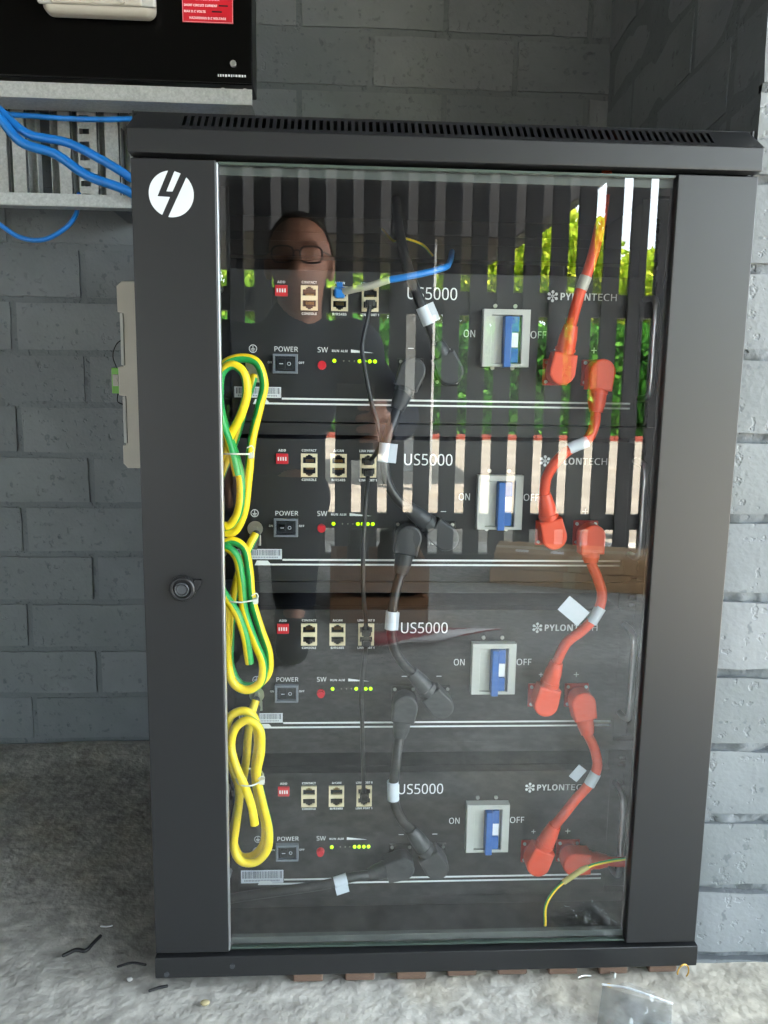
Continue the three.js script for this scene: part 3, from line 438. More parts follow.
coils.forEach((pts, i) => {
  const t = thing('earth_wire_coil', coilLabels[i], 'wire', [0, 0, 0], 'coiled earth wires'), g = tube(pts, 0.0047, 420, 14);
  const uv = g.attributes.uv, seg = 14, cv = curveOf(pts), nn = g.attributes.normal, n0 = V(), n1 = V(), ref = V(), side = V();
  for (let a = 0; a <= 420; a++) { // the stripe runs along the wire with a slow twist
    const k = a * (seg + 1), T = cv.getTangentAt(Math.min(1, a / 420)); ref.set(0, 0, 1).addScaledVector(T, -T.z).normalize(); side.crossVectors(T, ref); n0.fromBufferAttribute(nn, k); n1.fromBufferAttribute(nn, k + 1);
    const ang = (v) => Math.atan2(v.dot(side), v.dot(ref)); let d = ang(n1) - ang(n0); d -= Math.round(d / (2 * Math.PI)) * 2 * Math.PI; const sg = Math.sign(d);
    for (let j = 0; j <= seg; j++) uv.setY(k + j, ang(n0) / (2 * Math.PI) + sg * j / seg + 0.5 + [0.975, 0.955, 0.30][i] + Math.sin(a / 420 * [11, 9, 8][i] + i) * [0.12, 0.10, 0.08][i]);
  }
  part(t, 'wire', g, M.earth);
  const a = ties[i], lug = V(0.1035, STRIPE[i] + 0.036, MZ + 0.0035), st = V(...pts[0]);
  part(t, 'cable_lug', merge(new THREE.RingGeometry(0.0036, 0.0085, 24).translate(lug.x, lug.y, lug.z + 0.002), bx(lug.x - 0.0062, lug.x + 0.0062, lug.y - 0.019, lug.y - 0.007, lug.z, lug.z + 0.002, 0.0005)), M.steel);
  part(t, 'wire_end', merge(capped([[lug.x, lug.y - 0.014, lug.z + 0.0045], [lug.x - 0.002, lug.y - 0.022, lug.z + 0.006], [st.x, st.y, st.z]], 0.0045, 20)), i ? M.rubberGrey : M.earth);
  const x0 = a[0], x1 = a[1], y = a[2], el = []; for (let k = 0; k <= 24; k++) { const q = k / 24 * Math.PI * 2; el.push([(x0 + x1) / 2 + Math.cos(q) * (x1 - x0) / 2, y + Math.sin(q) * 0.002, -0.04 + Math.sin(q) * 0.024]); }
  part(t, 'zip_tie', merge(tube(el, 0.0009, 60, 6), bx(x1 - 0.003, x1 + 0.0025, y - 0.0035, y + 0.0025, -0.034, -0.028), capped([[x1, y, -0.03], [x1 + 0.003, y + 0.006, -0.026], [x1 + 0.001, y + 0.010, -0.022], [x1 - 0.003, y + 0.008, -0.02]], 0.0007, 20, 6)), M.zip);
});

// ---------------------------------------------------------------- data cables
const links = [
  [[0.2272, 0.7006, -0.074], [0.227, 0.699, -0.064], [0.2225, 0.6772, -0.055], [0.2185, 0.6534, -0.05], [0.2229, 0.6258, -0.048], [0.2295, 0.5949, -0.048], [0.2361, 0.5742, -0.048], [0.2386, 0.5541, -0.05], [0.2327, 0.5408, -0.056], [0.2278, 0.5343, -0.066], [0.2272, 0.5342, -0.074]],
  [[0.2272, 0.522, -0.074], [0.2267, 0.5196, -0.064], [0.2245, 0.4938, -0.052], [0.2227, 0.4615, -0.05], [0.222, 0.4285, -0.05], [0.2224, 0.3951, -0.05], [0.225, 0.369, -0.055], [0.2268, 0.346, -0.066], [0.2272, 0.342, -0.074]],
  [[0.2272, 0.3300, -0.074], [0.2268, 0.328, -0.064], [0.2244, 0.312, -0.052], [0.2214, 0.281, -0.05], [0.2229, 0.2458, -0.05], [0.2247, 0.1958, -0.055], [0.2262, 0.152, -0.066], [0.2272, 0.1452, -0.074]],
];
['thin black data cable hanging from the top module to the second', 'thin black data cable hanging from the second module to the third', 'thin black data cable hanging from the third module to the lowest'].forEach((lb, i) => {
  const t = thing('data_cable', lb, 'cable', [0, 0, 0], 'black data cables'), p = links[i], a = V(...p[0]), b = V(...p[p.length - 1]); part(t, 'cable', tube(p, 0.0024, 90, 10), M.rubber);
  for (const e of [a, b]) part(t, 'plug', merge(bx(e.x - 0.0052, e.x + 0.0052, e.y - 0.0042, e.y + 0.0036, e.z - 0.0033, e.z + 0.009, 0.001), bx(e.x - 0.0036, e.x + 0.0036, e.y - 0.0036, e.y + 0.003, e.z + 0.008, e.z + 0.014, 0.001)), M.rubber);
});
{
  const t = thing('patch_cable', 'blue and grey patch cable plugged into the top module', 'cable');
  part(t, 'plug', merge(bx(0.1893, 0.2003, 0.7065, 0.7165, -0.0774, -0.064, 0.001), bx(0.1915, 0.198, 0.7165, 0.7215, -0.076, -0.066, 0.0006), bx(0.1905, 0.1995, 0.7045, 0.7135, -0.066, -0.058, 0.001)), M.blueCable);
  part(t, 'boot', capped([[0.1955, 0.7105, -0.064], [0.2076, 0.7126, -0.055], [0.2259, 0.7157, -0.047], [0.244, 0.7213, -0.042]], 0.0038, 30), M.greyCable);
  part(t, 'cable', capped([[0.244, 0.7213, -0.042], [0.2611, 0.7243, -0.04], [0.2816, 0.729, -0.042], [0.3009, 0.7356, -0.05], [0.3134, 0.7487, -0.1], [0.3297, 0.7778, -0.2]], 0.0034, 60), M.blueCable);
  const e = thing('splice_wire', 'thin yellow and green wire with a crimp at lower right of the glass', 'wire'); const c = curveOf([[0.4362, 0.0036, -0.03], [0.4362, 0.0289, -0.03], [0.4458, 0.0475, -0.03], [0.4646, 0.0646, -0.03], [0.4849, 0.0767, -0.03], [0.5078, 0.0825, -0.03], [0.5306, 0.0826, -0.035], [0.57, 0.08, -0.06]]);
  part(e, 'wire', capped(c, 0.0018, 60, 8), M.earth); part(e, 'crimp_sleeve', merge(rod(c.getPoint(0.36), c.getPoint(0.50), 0.0032, 0.0032), rod(c.getPoint(0.5), c.getPoint(0.56), 0.0036, 0.0026)), std({ color: 0xb9b06a, roughness: 0.45 }));
  single('loose_wire', capped([[0.2495, 0.822, -0.3], [0.262, 0.8, -0.26], [0.272, 0.792, -0.2], [0.292, 0.786, -0.2], [0.31, 0.78, -0.24]], 0.0016, 40, 8), M.earth, 'short yellow and green wire hanging at the cabinet top', 'wire');
}

// ---------------------------------------------------------------- left: black enclosure, tray, blue cables, side device
{
  const e = thing('wall_enclosure', 'black steel wall enclosure with a red warning plate', 'enclosure', [0, 1.032, 0]);
  part(e, 'body', bx(-0.62, 0.0688, 0, 0.6, -0.462, -0.404, 0.002, 2), M.gloss); for (const x of [-0.5, -0.05]) part(e, 'mounting_rail', bx(x, x + 0.04, 0.05, 0.55, -0.5985, -0.4625), M.galvDark); part(e, 'lid', bx(-0.62, 0.0688, 0.001, 0.6, -0.4035, -0.40, 0.001, 2), M.gloss);
  const sg = shapeLabel(0.07, 0.046, (g, w, h) => { g.fillStyle = '#c4182a'; g.fillRect(0, 0, w, h); g.strokeStyle = '#f2e6e6'; g.lineWidth = 3; g.strokeRect(5, 5, w - 10, h - 10); g.fillStyle = '#f6eeee'; g.font = 'bold 34px sans-serif'; g.textBaseline = 'middle'; g.textAlign = 'center'; g.fillText('DANGER', w / 2, h * 0.16); g.font = 'bold 30px sans-serif'; g.fillText('BATTERY SYSTEM', w / 2, h * 0.36); g.textAlign = 'left'; g.fillText('SHORT CIRCUIT CURRENT', 16, h * 0.53, w * 0.66); g.fillText('MAX D.C VOLTS', 16, h * 0.7, w * 0.46); g.textAlign = 'center'; g.fillText('HAZARDOUS D.C VOLTAGE', w / 2, h * 0.88, w * 0.8); g.fillStyle = '#1c1416'; g.fillRect(w * 0.72, h * 0.5, w * 0.18, 14); g.fillRect(w * 0.58, h * 0.67, w * 0.2, 14); }, 512);
  part(e, 'warning_plate', bx(-0.0255, 0.0437, 0.0765, 0.1225, -0.4, -0.399, 0), M.red);
  const pl = part(e, 'plate_print', new THREE.PlaneGeometry(0.0692, 0.046), std({ map: sg, roughness: 0.4 })); pl.position.set(0.0091, 0.0995, -0.3988);
  part(e, 'lid_screw', merge(cylZ(0.0042, 0.004, 0.0432, 0.0245, -0.398, 18), new THREE.TorusGeometry(0.0034, 0.001, 8, 18).translate(0.0432, 0.0245, -0.396)), M.steel);
  const mk = []; let x = 0.0215; for (const w of [0.0014, 0.0022, 0.002, 0.003, 0.0024, 0.002, 0.0014, 0.0028, 0.003, 0.0024, 0.002]) { mk.push(bx(x, x + w, 0.0078 + (x * 1e5 % 7) * 1e-4, 0.0112, -0.4, -0.3996, 0)); x += w + 0.0014; } part(e, 'printed_mark', merge(mk), M.print);
}
{
  const b = thing('isolator_box', 'pale plastic isolator box on the black enclosure', 'box', [-0.132, 1.0995, -0.4]);
  part(b, 'body', merge(new RoundedBoxGeometry(0.148, 0.15, 0.03, 4, 0.012).translate(0, 0.079, 0.016), bx(-0.06, 0.06, 0.012, 0.14, 0.028, 0.036, 0.004, 2)), M.beige);
  part(b, 'rim', new RoundedBoxGeometry(0.156, 0.15, 0.008, 3, 0.004).translate(0, 0.087, 0.03), M.palegrey);
  part(b, 'cover_screw', cylZ(0.004, 0.004, 0.035, 0.017, 0.036, 16), M.beige);
}
{
  const t = thing('cable_tray', 'galvanised steel cable tray fixed under the black enclosure', 'tray', [0, 0.865, 0]);
  const o = -0.865;
  part(t, 'upper_flange', merge(bx(-0.62, 0.0675, 1.009 + o, 1.0285 + o, -0.4115, -0.41, 0.0005), bx(-0.62, 0.0675, 1.0075 + o, 1.009 + o, -0.46, -0.41, 0.0004)), M.galv);
  part(t, 'lower_flange', merge(bx(-0.62, -0.1065, 0.8645 + o, 0.881 + o, -0.4115, -0.41, 0.0005), bx(-0.62, -0.1065, 0.8635 + o, 0.8645 + o, -0.43, -0.41, 0.0004)), M.galv);
  for (const x of [0.0255, 0.0563]) part(t, 'stud', rod(V(x, 1.0085 + o, -0.42), V(x, 1.0345 + o, -0.42), 0.0028), M.steel);
  // upright ribs, folded channels with rounded feet, and flat strips between some of them
  const rib = (a, b, d = 0.02) => { const s = shapeOf([[a, 0], [a, d - 0.004], [a + 0.0045, d], [b - 0.0045, d], [b, d - 0.004], [b, 0], [b - 0.001, 0], [b - 0.001, d - 0.005], [b - 0.005, d - 0.001], [a + 0.005, d - 0.001], [a + 0.001, d - 0.005], [a + 0.001, 0]]); return extr(s, 0.14).rotateX(-Math.PI / 2).translate(0, 0.886 + o, -0.5); };
  for (const [a, b] of [[-0.3085, -0.3005], [-0.2815, -0.2665], [-0.247, -0.232], [-0.2145, -0.203], [-0.175, -0.163], [-0.143, -0.128], [-0.36, -0.345], [-0.42, -0.405]]) part(t, 'rib', rib(a, b), M.galv);
  for (const [a, b] of [[-0.3005, -0.2815], [-0.232, -0.2145], [-0.163, -0.143], [-0.345, -0.3085]]) part(t, 'base_strip', bx(a, b, 0.886 + o, 1.03 + o, -0.4925, -0.491, 0), M.galv);
  const hs = []; for (let k = 0; k < 7; k++) hs.push(rectPts(-0.2005, -0.1858, 0.8925 + o + k * 0.0187, 0.9005 + o + k * 0.0187)); part(t, 'slotted_strip', extr(shapeOf(rectPts(-0.203, -0.175, 0.886 + o, 1.03 + o), hs), 0.0015).translate(0, 0, -0.4925), M.galv);
  for (const x of [-0.5, -0.16]) part(t, 'wall_bracket', bx(x, x + 0.02, 0.88 + o, 1.0 + o, -0.5985, -0.503), M.galvDark);
  part(t, 'back_rail', merge(bx(-0.62, -0.1, 0.888 + o, 0.895 + o, -0.503, -0.5005), bx(-0.62, -0.1, 1.02 + o, 1.026 + o, -0.503, -0.5005)), M.galvDark);
}
for (const [pts, r, lb] of [
  [[[-0.37, 1.06, -0.385], [-0.32, 1.018, -0.39], [-0.2838, 0.9905, -0.402], [-0.2442, 0.958, -0.402], [-0.1895, 0.9475, -0.402], [-0.1485, 0.929, -0.402], [-0.1075, 0.906, -0.405], [-0.045, 0.865, -0.455], [-0.028, 0.80, -0.49], [-0.028, 0.6, -0.515]], 0.0062, 'upper thick blue cable sagging across the cable tray'],
  [[[-0.39, 1.03, -0.385], [-0.33, 1.004, -0.388], [-0.2815, 0.9785, -0.39], [-0.248, 0.943, -0.392], [-0.2045, 0.930, -0.395], [-0.1635, 0.904, -0.398], [-0.1075, 0.8845, -0.400], [-0.075, 0.865, -0.42], [-0.055, 0.83, -0.46], [-0.05, 0.78, -0.495], [-0.05, 0.6, -0.515]], 0.0066, 'lower thick blue cable sagging across the cable tray'],
  [[[-0.42, 0.9995, -0.445], [-0.2633, 0.995, -0.445], [-0.2025, 0.9926, -0.445], [-0.1423, 0.9918, -0.44], [-0.0848, 0.9944, -0.44], [0.02, 0.9915, -0.45]], 0.0038, 'thin dark blue cable lying under the tray flange'],
  [[[-0.36, 0.875, -0.40], [-0.331, 0.861, -0.40], [-0.3, 0.8425, -0.41], [-0.267, 0.8213, -0.42], [-0.2345, 0.8193, -0.42], [-0.205, 0.837, -0.425], [-0.1935, 0.86, -0.44], [-0.1915, 0.89, -0.45]], 0.0034, 'thin blue cable looping below the cable tray'],
]) single('blue_cable', capped(pts, r, 120, 12), M.blueCable, lb, 'cable', 'blue cables on the tray');
{
  const d = thing('side_device', 'beige plastic device with green terminal on the cabinet side', 'device', [0, 0.512, 0]);
  const prof = shapeOf([[-0.0005, 0], [-0.066, 0], [-0.0705, 0.005], [-0.0705, 0.026], [-0.0665, 0.027], [-0.0665, 0.088], [-0.073, 0.089], [-0.073, 0.121], [-0.0665, 0.122], [-0.0665, 0.187], [-0.0715, 0.188], [-0.0715, 0.217], [-0.066, 0.222], [-0.0005, 0.222]]);
  part(d, 'housing', extr(prof, 0.09, 0.0012).translate(0, 0, -0.292), M.beige);
  part(d, 'slot_cover', merge(bx(-0.0695, -0.0655, 0.030, 0.087, -0.28, -0.199), bx(-0.0695, -0.0655, 0.124, 0.186, -0.28, -0.199)), M.palegrey);
  const g = part(d, 'terminal_block', bx(-0.083, -0.072, 0.09, 0.121, -0.285, -0.203, 0.001), M.green); part(g, 'clamp_screw', merge(cylZ(0.0025, 0.002, -0.078, 0.106, -0.2025, 12), bx(-0.0815, -0.0745, 0.099, 0.113, -0.2032, -0.2022)), M.beige);
  part(d, 'thin_wire', merge(capped([[-0.078, 0.12, -0.21], [-0.081, 0.135, -0.205], [-0.077, 0.15, -0.21], [-0.068, 0.158, -0.22]], 0.0006, 24, 6), capped([[-0.078, 0.09, -0.21], [-0.077, 0.08, -0.205], [-0.068, 0.075, -0.22]], 0.0006, 20, 6)), M.rubber);
}

// ---------------------------------------------------------------- under and in front of the cabinet
[...[0, 1, 2, 3, 4, 5, 6, 7].map((k) => [0.165 + k * 0.0575, 0.033])].forEach(([x, w], i) => {
  const g = new RoundedBoxGeometry(w, 0.0125, 0.40, 2, 0.002); single('timber_packer', g, M.timber, 'brown timber packer under the cabinet plinth, ' + ['leftmost of eight', 'second from the left', 'third from the left', 'fourth from the left', 'fourth from the right', 'third from the right', 'second from the right', 'rightmost of eight'][i], 'timber', 'timber packers under the cabinet').position.set(x, FLOOR + 0.0068, -0.205 + R(-0.002, 0.002));
});
{
  // clear zip bag lying flat, crumpled
  const f = fbm(4, 4, 999), w = 0.072, h = 0.075, g = new THREE.PlaneGeometry(w, h, 48, 48).rotateX(-Math.PI / 2), p = g.attributes.position; for (let i = 0; i < p.count; i++) { const x = p.getX(i), z = p.getZ(i); p.setY(i, 0.003 + 0.034 * Math.abs(f(x * 6 + 0.3, z * 3.4 + 0.5) - 0.45) * (1 - Math.pow(Math.abs(2 * x / w), 4))); } g.computeVertexNormals();
  const g2 = g.clone().scale(1, -0.05, 1);
  const b = thing('plastic_bag', 'clear crumpled zip bag lying on the floor', 'bag', [0.508, FLOOR + 0.003, 0.066]); b.rotation.y = -0.42;
  part(b, 'film', merge(g, g2.translate(0, 0.0006, 0)), M.bag); part(b, 'zip_edge', capped([[-w / 2, 0.003, -h / 2], [-0.01, 0.006, -h / 2 - 0.001], [0.015, 0.005, -h / 2], [w / 2, 0.003, -h / 2]], 0.0011, 30, 6), M.white);
}
single('washer', new THREE.TorusGeometry(0.0022, 0.0008, 8, 20).rotateX(Math.PI / 2), M.brass, 'tiny brass ring on the floor by the plastic bag', 'washer').position.set(0.4984, FLOOR + 0.0032, 0.0155);
{ const c = []; for (let i = 0; i <= 20; i++) { const a = -0.6 + i / 20 * 3.6; c.push([Math.cos(a) * 0.0075, Math.sin(a) * 0.011, i * 0.0003]); } single('wire_curl', capped(c, 0.0009, 50, 8), M.brass, 'curl of brass wire standing against the plinth', 'wire').position.set(0.583, FLOOR + 0.0125, 0.008); }
{
  const scrap = (pts, r, lb, m = M.rubber) => single('plastic_scrap', capped(pts, r, 30, 8), m, lb, 'scrap');
  scrap([[-0.117, FLOOR + 0.004, -0.050], [-0.105, FLOOR + 0.006, -0.056], [-0.094, FLOOR + 0.005, -0.056], [-0.088, FLOOR + 0.007, -0.066], [-0.083, FLOOR + 0.009, -0.074]], 0.0022, 'black plastic scrap on the floor left of the cabinet');
  scrap([[-0.006, FLOOR + 0.0028, 0.006], [0.004, FLOOR + 0.0032, 0.002], [0.011, FLOOR + 0.003, 0.0]], 0.0016, 'short black offcut by the left corner of the plinth');
  scrap([[-0.05, FLOOR + 0.004, -0.03], [-0.036, FLOOR + 0.005, -0.034], [-0.02, FLOOR + 0.004, -0.032]], 0.0014, 'thin black offcut on the floor near the cabinet corner');
  scrap([[0.468, FLOOR + 0.003, 0.002], [0.475, FLOOR + 0.0035, 0.0], [0.482, FLOOR + 0.003, 0.0]], 0.0012, 'pale metal sliver in front of the timber packers', M.steel);
  scrap([[-0.09, FLOOR + 0.003, -0.1], [-0.082, FLOOR + 0.004, -0.098], [-0.077, FLOOR + 0.003, -0.101]], 0.001, 'small white scrap on the dark floor at left', M.white);
  scrap([[0.5075, FLOOR + 0.003, -0.003], [0.5095, FLOOR + 0.005, 0.0005], [0.508, FLOOR + 0.004, 0.004]], 0.0016, 'tiny pale chip before the timber packers', M.palegrey);
  const st = new THREE.IcosahedronGeometry(0.004, 1); st.scale(1.3, 0.6, 1); single('pebble', st, std({ color: 0xa09572, roughness: 0.8 }), 'small tan pebble in front of the plinth', 'pebble').position.set(0.0567, FLOOR + 0.0028, 0.0249);
  const st2 = new THREE.IcosahedronGeometry(0.003, 1); st2.scale(1.2, 0.8, 1); single('pebble', st2, std({ color: 0x9a9a98, roughness: 0.6 }), 'small grey pebble left of the cabinet corner', 'pebble').position.set(-0.032, FLOOR + 0.003, -0.012);
}

// ---------------------------------------------------------------- what the glass mirrors: screen, garden, boxes, photographer
{
  const f = thing('slatted_screen', 'dark vertical slatted screen mirrored in the glass door', 'screen', [0, FLOOR, 2.2]);
  const sg = bx(-0.0315, 0.0315, 0, 2.12, -0.009, 0.009, 0.002); for (let i = 0; i < 27; i++) part(f, 'slat', sg, M.fence).position.set(-1.2 + i * 0.1, 0.03, 0);
  for (const [a, b] of [[0.945, 1.03], [0.125, 0.185], [0.0, 0.025], [2.02, 2.1]]) part(f, 'rail', bx(-1.25, 1.45, a, b, 0.0095, 0.045, 0.002), M.fence);
  for (const x of [-1.25, 1.43]) part(f, 'post', bx(x - 0.03, x + 0.03, 0, 2.155, 0.0455, 0.0985, 0.003), M.fence);
}
function leafCloud(name, label, cat, boxes, cols, n, size) {
  const t = thing(name, label, cat, [0, FLOOR - 0.02, 0]);
  const lg = new THREE.BufferGeometry(); lg.setAttribute('position', new THREE.BufferAttribute(new Float32Array([0, 0, 0, 0.32, 0.5, 0.06, 0, 1, 0, -0.32, 0.5, 0.06]), 3)); lg.setIndex([0, 1, 2, 0, 2, 3]); lg.computeVertexNormals();
  const mat = phy({ color: 0xffffff, roughness: 0.95, transmission: 0.35, thickness: 0, specularIntensity: 0.15 }), im = new THREE.InstancedMesh(lg, mat, n), m = new THREE.Matrix4(), q = new THREE.Quaternion(), e = new THREE.Euler(), c = new THREE.Color();
  const tot = boxes.reduce((a, b) => a + b[6], 0); let k = 0;
  for (const [cx, cy, cz, rx, ry, rz, wt, kind] of boxes) { const cnt = Math.round(n * wt / tot); for (let i = 0; i < cnt && k < n; i++, k++) { let x, y, z; if (kind) { x = R(-1, 1); y = R(-1, 1); z = R(-1, 1); } else { const a = R(0, 6.283), u = R(-1, 1), rr = Math.pow(rnd(), 0.33), s = Math.sqrt(1 - u * u); x = Math.cos(a) * s * rr; z = Math.sin(a) * s * rr; y = u * rr; } e.set(R(0, 6.28), R(0, 6.28), R(0, 6.28)); q.setFromEuler(e); const s = size * R(0.6, 1.3); m.compose(V(cx + x * rx, cy + y * ry, cz + z * rz), q, V(s, s, s)); im.setMatrixAt(k, m); c.set(cols[Math.floor(rnd() * cols.length)]); im.setColorAt(k, c); } }
  im.count = k; im.name = 'foliage'; im.userData.kind = 'stuff'; t.add(im); return t;
}
{
  const h = leafCloud('hedge', 'green clipped hedge beyond the slatted screen, mirrored in the glass', 'hedge', [[3, 0.85, 11.6, 8, 0.85, 0.5, 1, 1]], [0x3f7f2c, 0x4f9434, 0x6cad40, 0x356a28], 70000, 0.16);
  part(h, 'stems', merge([...Array(17)].map((_, i) => rod(V(-5 + i, 0, 11.6), V(-5 + i + 0.1, 1.2, 11.7), 0.05, 0.02, 6))), M.timber);
  const tr = (x, z, lb, s, cols, dy = 0) => { const t = leafCloud('garden_tree', lb, 'tree', [[x, 2.7 + dy, z, 1.5 * s, 0.9 * s, 1.2, 1], [x + 0.8 * s, 3.1 + dy, z, 1.0 * s, 0.7 * s, 1, 0.6], [x - 0.9 * s, 2.5 + dy, z, 1 * s, 0.8 * s, 1, 0.6]], cols, 14000, 0.14); part(t, 'trunk', merge(rod(V(x, 0, z), V(x + 0.1, 2.2, z), 0.13, 0.09), rod(V(x + 0.1, 2.1, z), V(x + 0.7, 3, z), 0.07, 0.03), rod(V(x + 0.1, 2.1, z), V(x - 0.6, 2.8, z), 0.07, 0.03)), M.timber); };
  tr(3.1, 13, 'yellow green leafy tree beyond the hedge, mirrored right of centre', 1.0, [0x9ab82a, 0xb4c83c, 0x86a52a, 0xc8d24a]); tr(5.6, 13.4, 'yellow green leafy tree beyond the hedge, mirrored at far right', 0.95, [0x8fae2e, 0xa8c03a, 0xc2cc44], -0.3); tr(-0.4, 13.2, 'green leafy tree beyond the hedge, mirrored behind the photographer', 1.0, [0x6f9a2a, 0x86ac34, 0x9cb83c], -0.5);
  const redBrick = std({ color: 0x9a4a3a, roughness: 0.85 }), k = thing('brick_edging', 'low red brick edging along the foot of the hedge', 'edging', [0, FLOOR - 0.02, 10.9]); for (let i = 0; i < 44; i++) part(k, 'brick', brickVar[i % 6], redBrick).position.set(-3.5 + i * 0.24, 0.038, 0);
  // neighbouring verandah roof, its sheet carried up tall to block sky light
  const v = thing('verandah_roof', 'dark neighbouring verandah roof with a raked edge, mirrored top left', 'roof', [0, FLOOR - 0.02, 4.5]);
  part(v, 'roof_and_sky_block', extr(shapeOf([[-6, 1.69], [1.3, 1.69], [1.95, 2.1], [1.95, 3.6], [-6, 3.6]]), 1.6, 0.01), std({ color: 0x121314, roughness: 0.7 }));
  for (const [x, z] of [[-2.6, 0.1], [0.72, 0.1], [-2.6, 1.5], [0.72, 1.5]]) part(v, 'post', bx(x, x + 0.09, 0, 1.685, z - 0.045, z + 0.045, 0.004), M.palegrey);
}
{
  const cb = (label, y, h, yaw, dx) => { const t = thing('cardboard_box', label, 'box', [1.0 + dx, y, 1.86], 'cardboard boxes mirrored in the glass'); t.rotation.y = yaw; part(t, 'carton', bx(-0.27, 0.27, 0, h, -0.11, 0.11, 0.003), M.card); part(t, 'packing_tape', merge(bx(-0.272, 0.272, h - 0.001, h + 0.0008, -0.024, 0.024, 0), bx(-0.02, 0.02, 0.001, h + 0.0009, -0.1112, -0.1105, 0)), std({ color: 0xb9a88a, roughness: 0.3 })); for (const x of [-0.2, -0.08]) part(t, 'white_patch', bx(x, x + 0.045, h, h + 0.0006, -0.08, -0.04, 0), M.white); };  // two small white rectangles on top of each carton
  cb('long flat cardboard box on the floor, lower of two mirrored in the glass', FLOOR + 0.0008, 0.055, 0.30, 0); cb('long flat cardboard box on top of the other, mirrored in the glass', FLOOR + 0.0575, 0.055, 0.27, 0.012);
  const cr = thing('wooden_crate', 'brown wooden crate on the floor, mirrored low in the glass', 'crate', [0.305, FLOOR + 0.001, 1.5]);
  for (const z of [-0.14, 0.14]) for (const [a, b] of [[0.0, 0.075], [0.09, 0.165]]) part(cr, 'board', bx(-0.14, 0.14, a, b, z - 0.008, z + 0.008, 0.002), M.wood);
  for (const x of [-0.132, 0.132]) for (const [a, b] of [[0.0, 0.075], [0.09, 0.165]]) part(cr, 'board', bx(x - 0.008, x + 0.008, a, b, -0.13, 0.13, 0.002), M.wood);
  for (const [x, z] of [[-0.115, -0.122], [0.115, -0.122], [-0.115, 0.122], [0.115, 0.122]]) part(cr, 'corner_post', bx(x - 0.01, x + 0.01, 0.002, 0.163, z - 0.01, z + 0.01, 0.001), M.wood);
  part(cr, 'bottom_board', bx(-0.122, 0.122, 0.004, 0.014, -0.13, 0.13, 0.001), M.wood);
  for (const [x, z, h, lb] of [[-0.06, -0.05, 0.24, 'dark spray can in the crate, nearer the photographer'], [0.03, -0.03, 0.235, 'dark spray can in the middle of the crate'], [0.085, 0.06, 0.22, 'dark spray can at the back of the crate']]) { const s = thing('spray_can', lb, 'can', [0.305 + x, FLOOR + 0.016, 1.5 + z], 'cans in the crate'); part(s, 'can_body', new THREE.LatheGeometry([[0, 0], [0.031, 0], [0.032, 0.004], [0.032, h - 0.05], [0.024, h - 0.035]].map((q) => new THREE.Vector2(...q)), 24), M.rubberGrey); part(s, 'cap', new THREE.LatheGeometry([[0.026, h - 0.04], [0.026, h - 0.004], [0.022, h], [0, h]].map((q) => new THREE.Vector2(...q)), 24), M.rubber); }
  // red and white wrapper, tapering to one end
  const w = new THREE.CylinderGeometry(1, 1, 0.36, 28, 24, false), p = w.attributes.position, col = new Float32Array(p.count * 3), cc = new THREE.Color(); for (let i = 0; i < p.count; i++) { const t = (p.getY(i) + 0.18) / 0.36, r = 0.026 * (1 - 0.86 * sstep(0.45, 1, t)) * (0.9 + 0.1 * Math.sin(t * 17)), a = Math.atan2(p.getZ(i), p.getX(i)), cap = Math.hypot(p.getX(i), p.getZ(i)); p.setXYZ(i, p.getX(i) * r, p.getY(i), p.getZ(i) * r * 0.75); cc.set(Math.sin(a * 1 + t * 3) > 0.72 ? 0xd8d2d0 : 0x9c1726); col.set([cc.r, cc.g, cc.b], i * 3); } w.setAttribute('color', new THREE.BufferAttribute(col, 3)); w.rotateZ(-Math.PI / 2).rotateX(Math.PI / 2); w.computeVertexNormals();
  const wm = single('red_wrapper', w, std({ vertexColors: true, roughness: 0.35 }), 'red and white tapered wrapper on the floor, mirrored in the glass', 'wrapper'); wm.position.set(0.45, FLOOR + 0.028, 1.17); wm.rotation.y = -0.25;
}
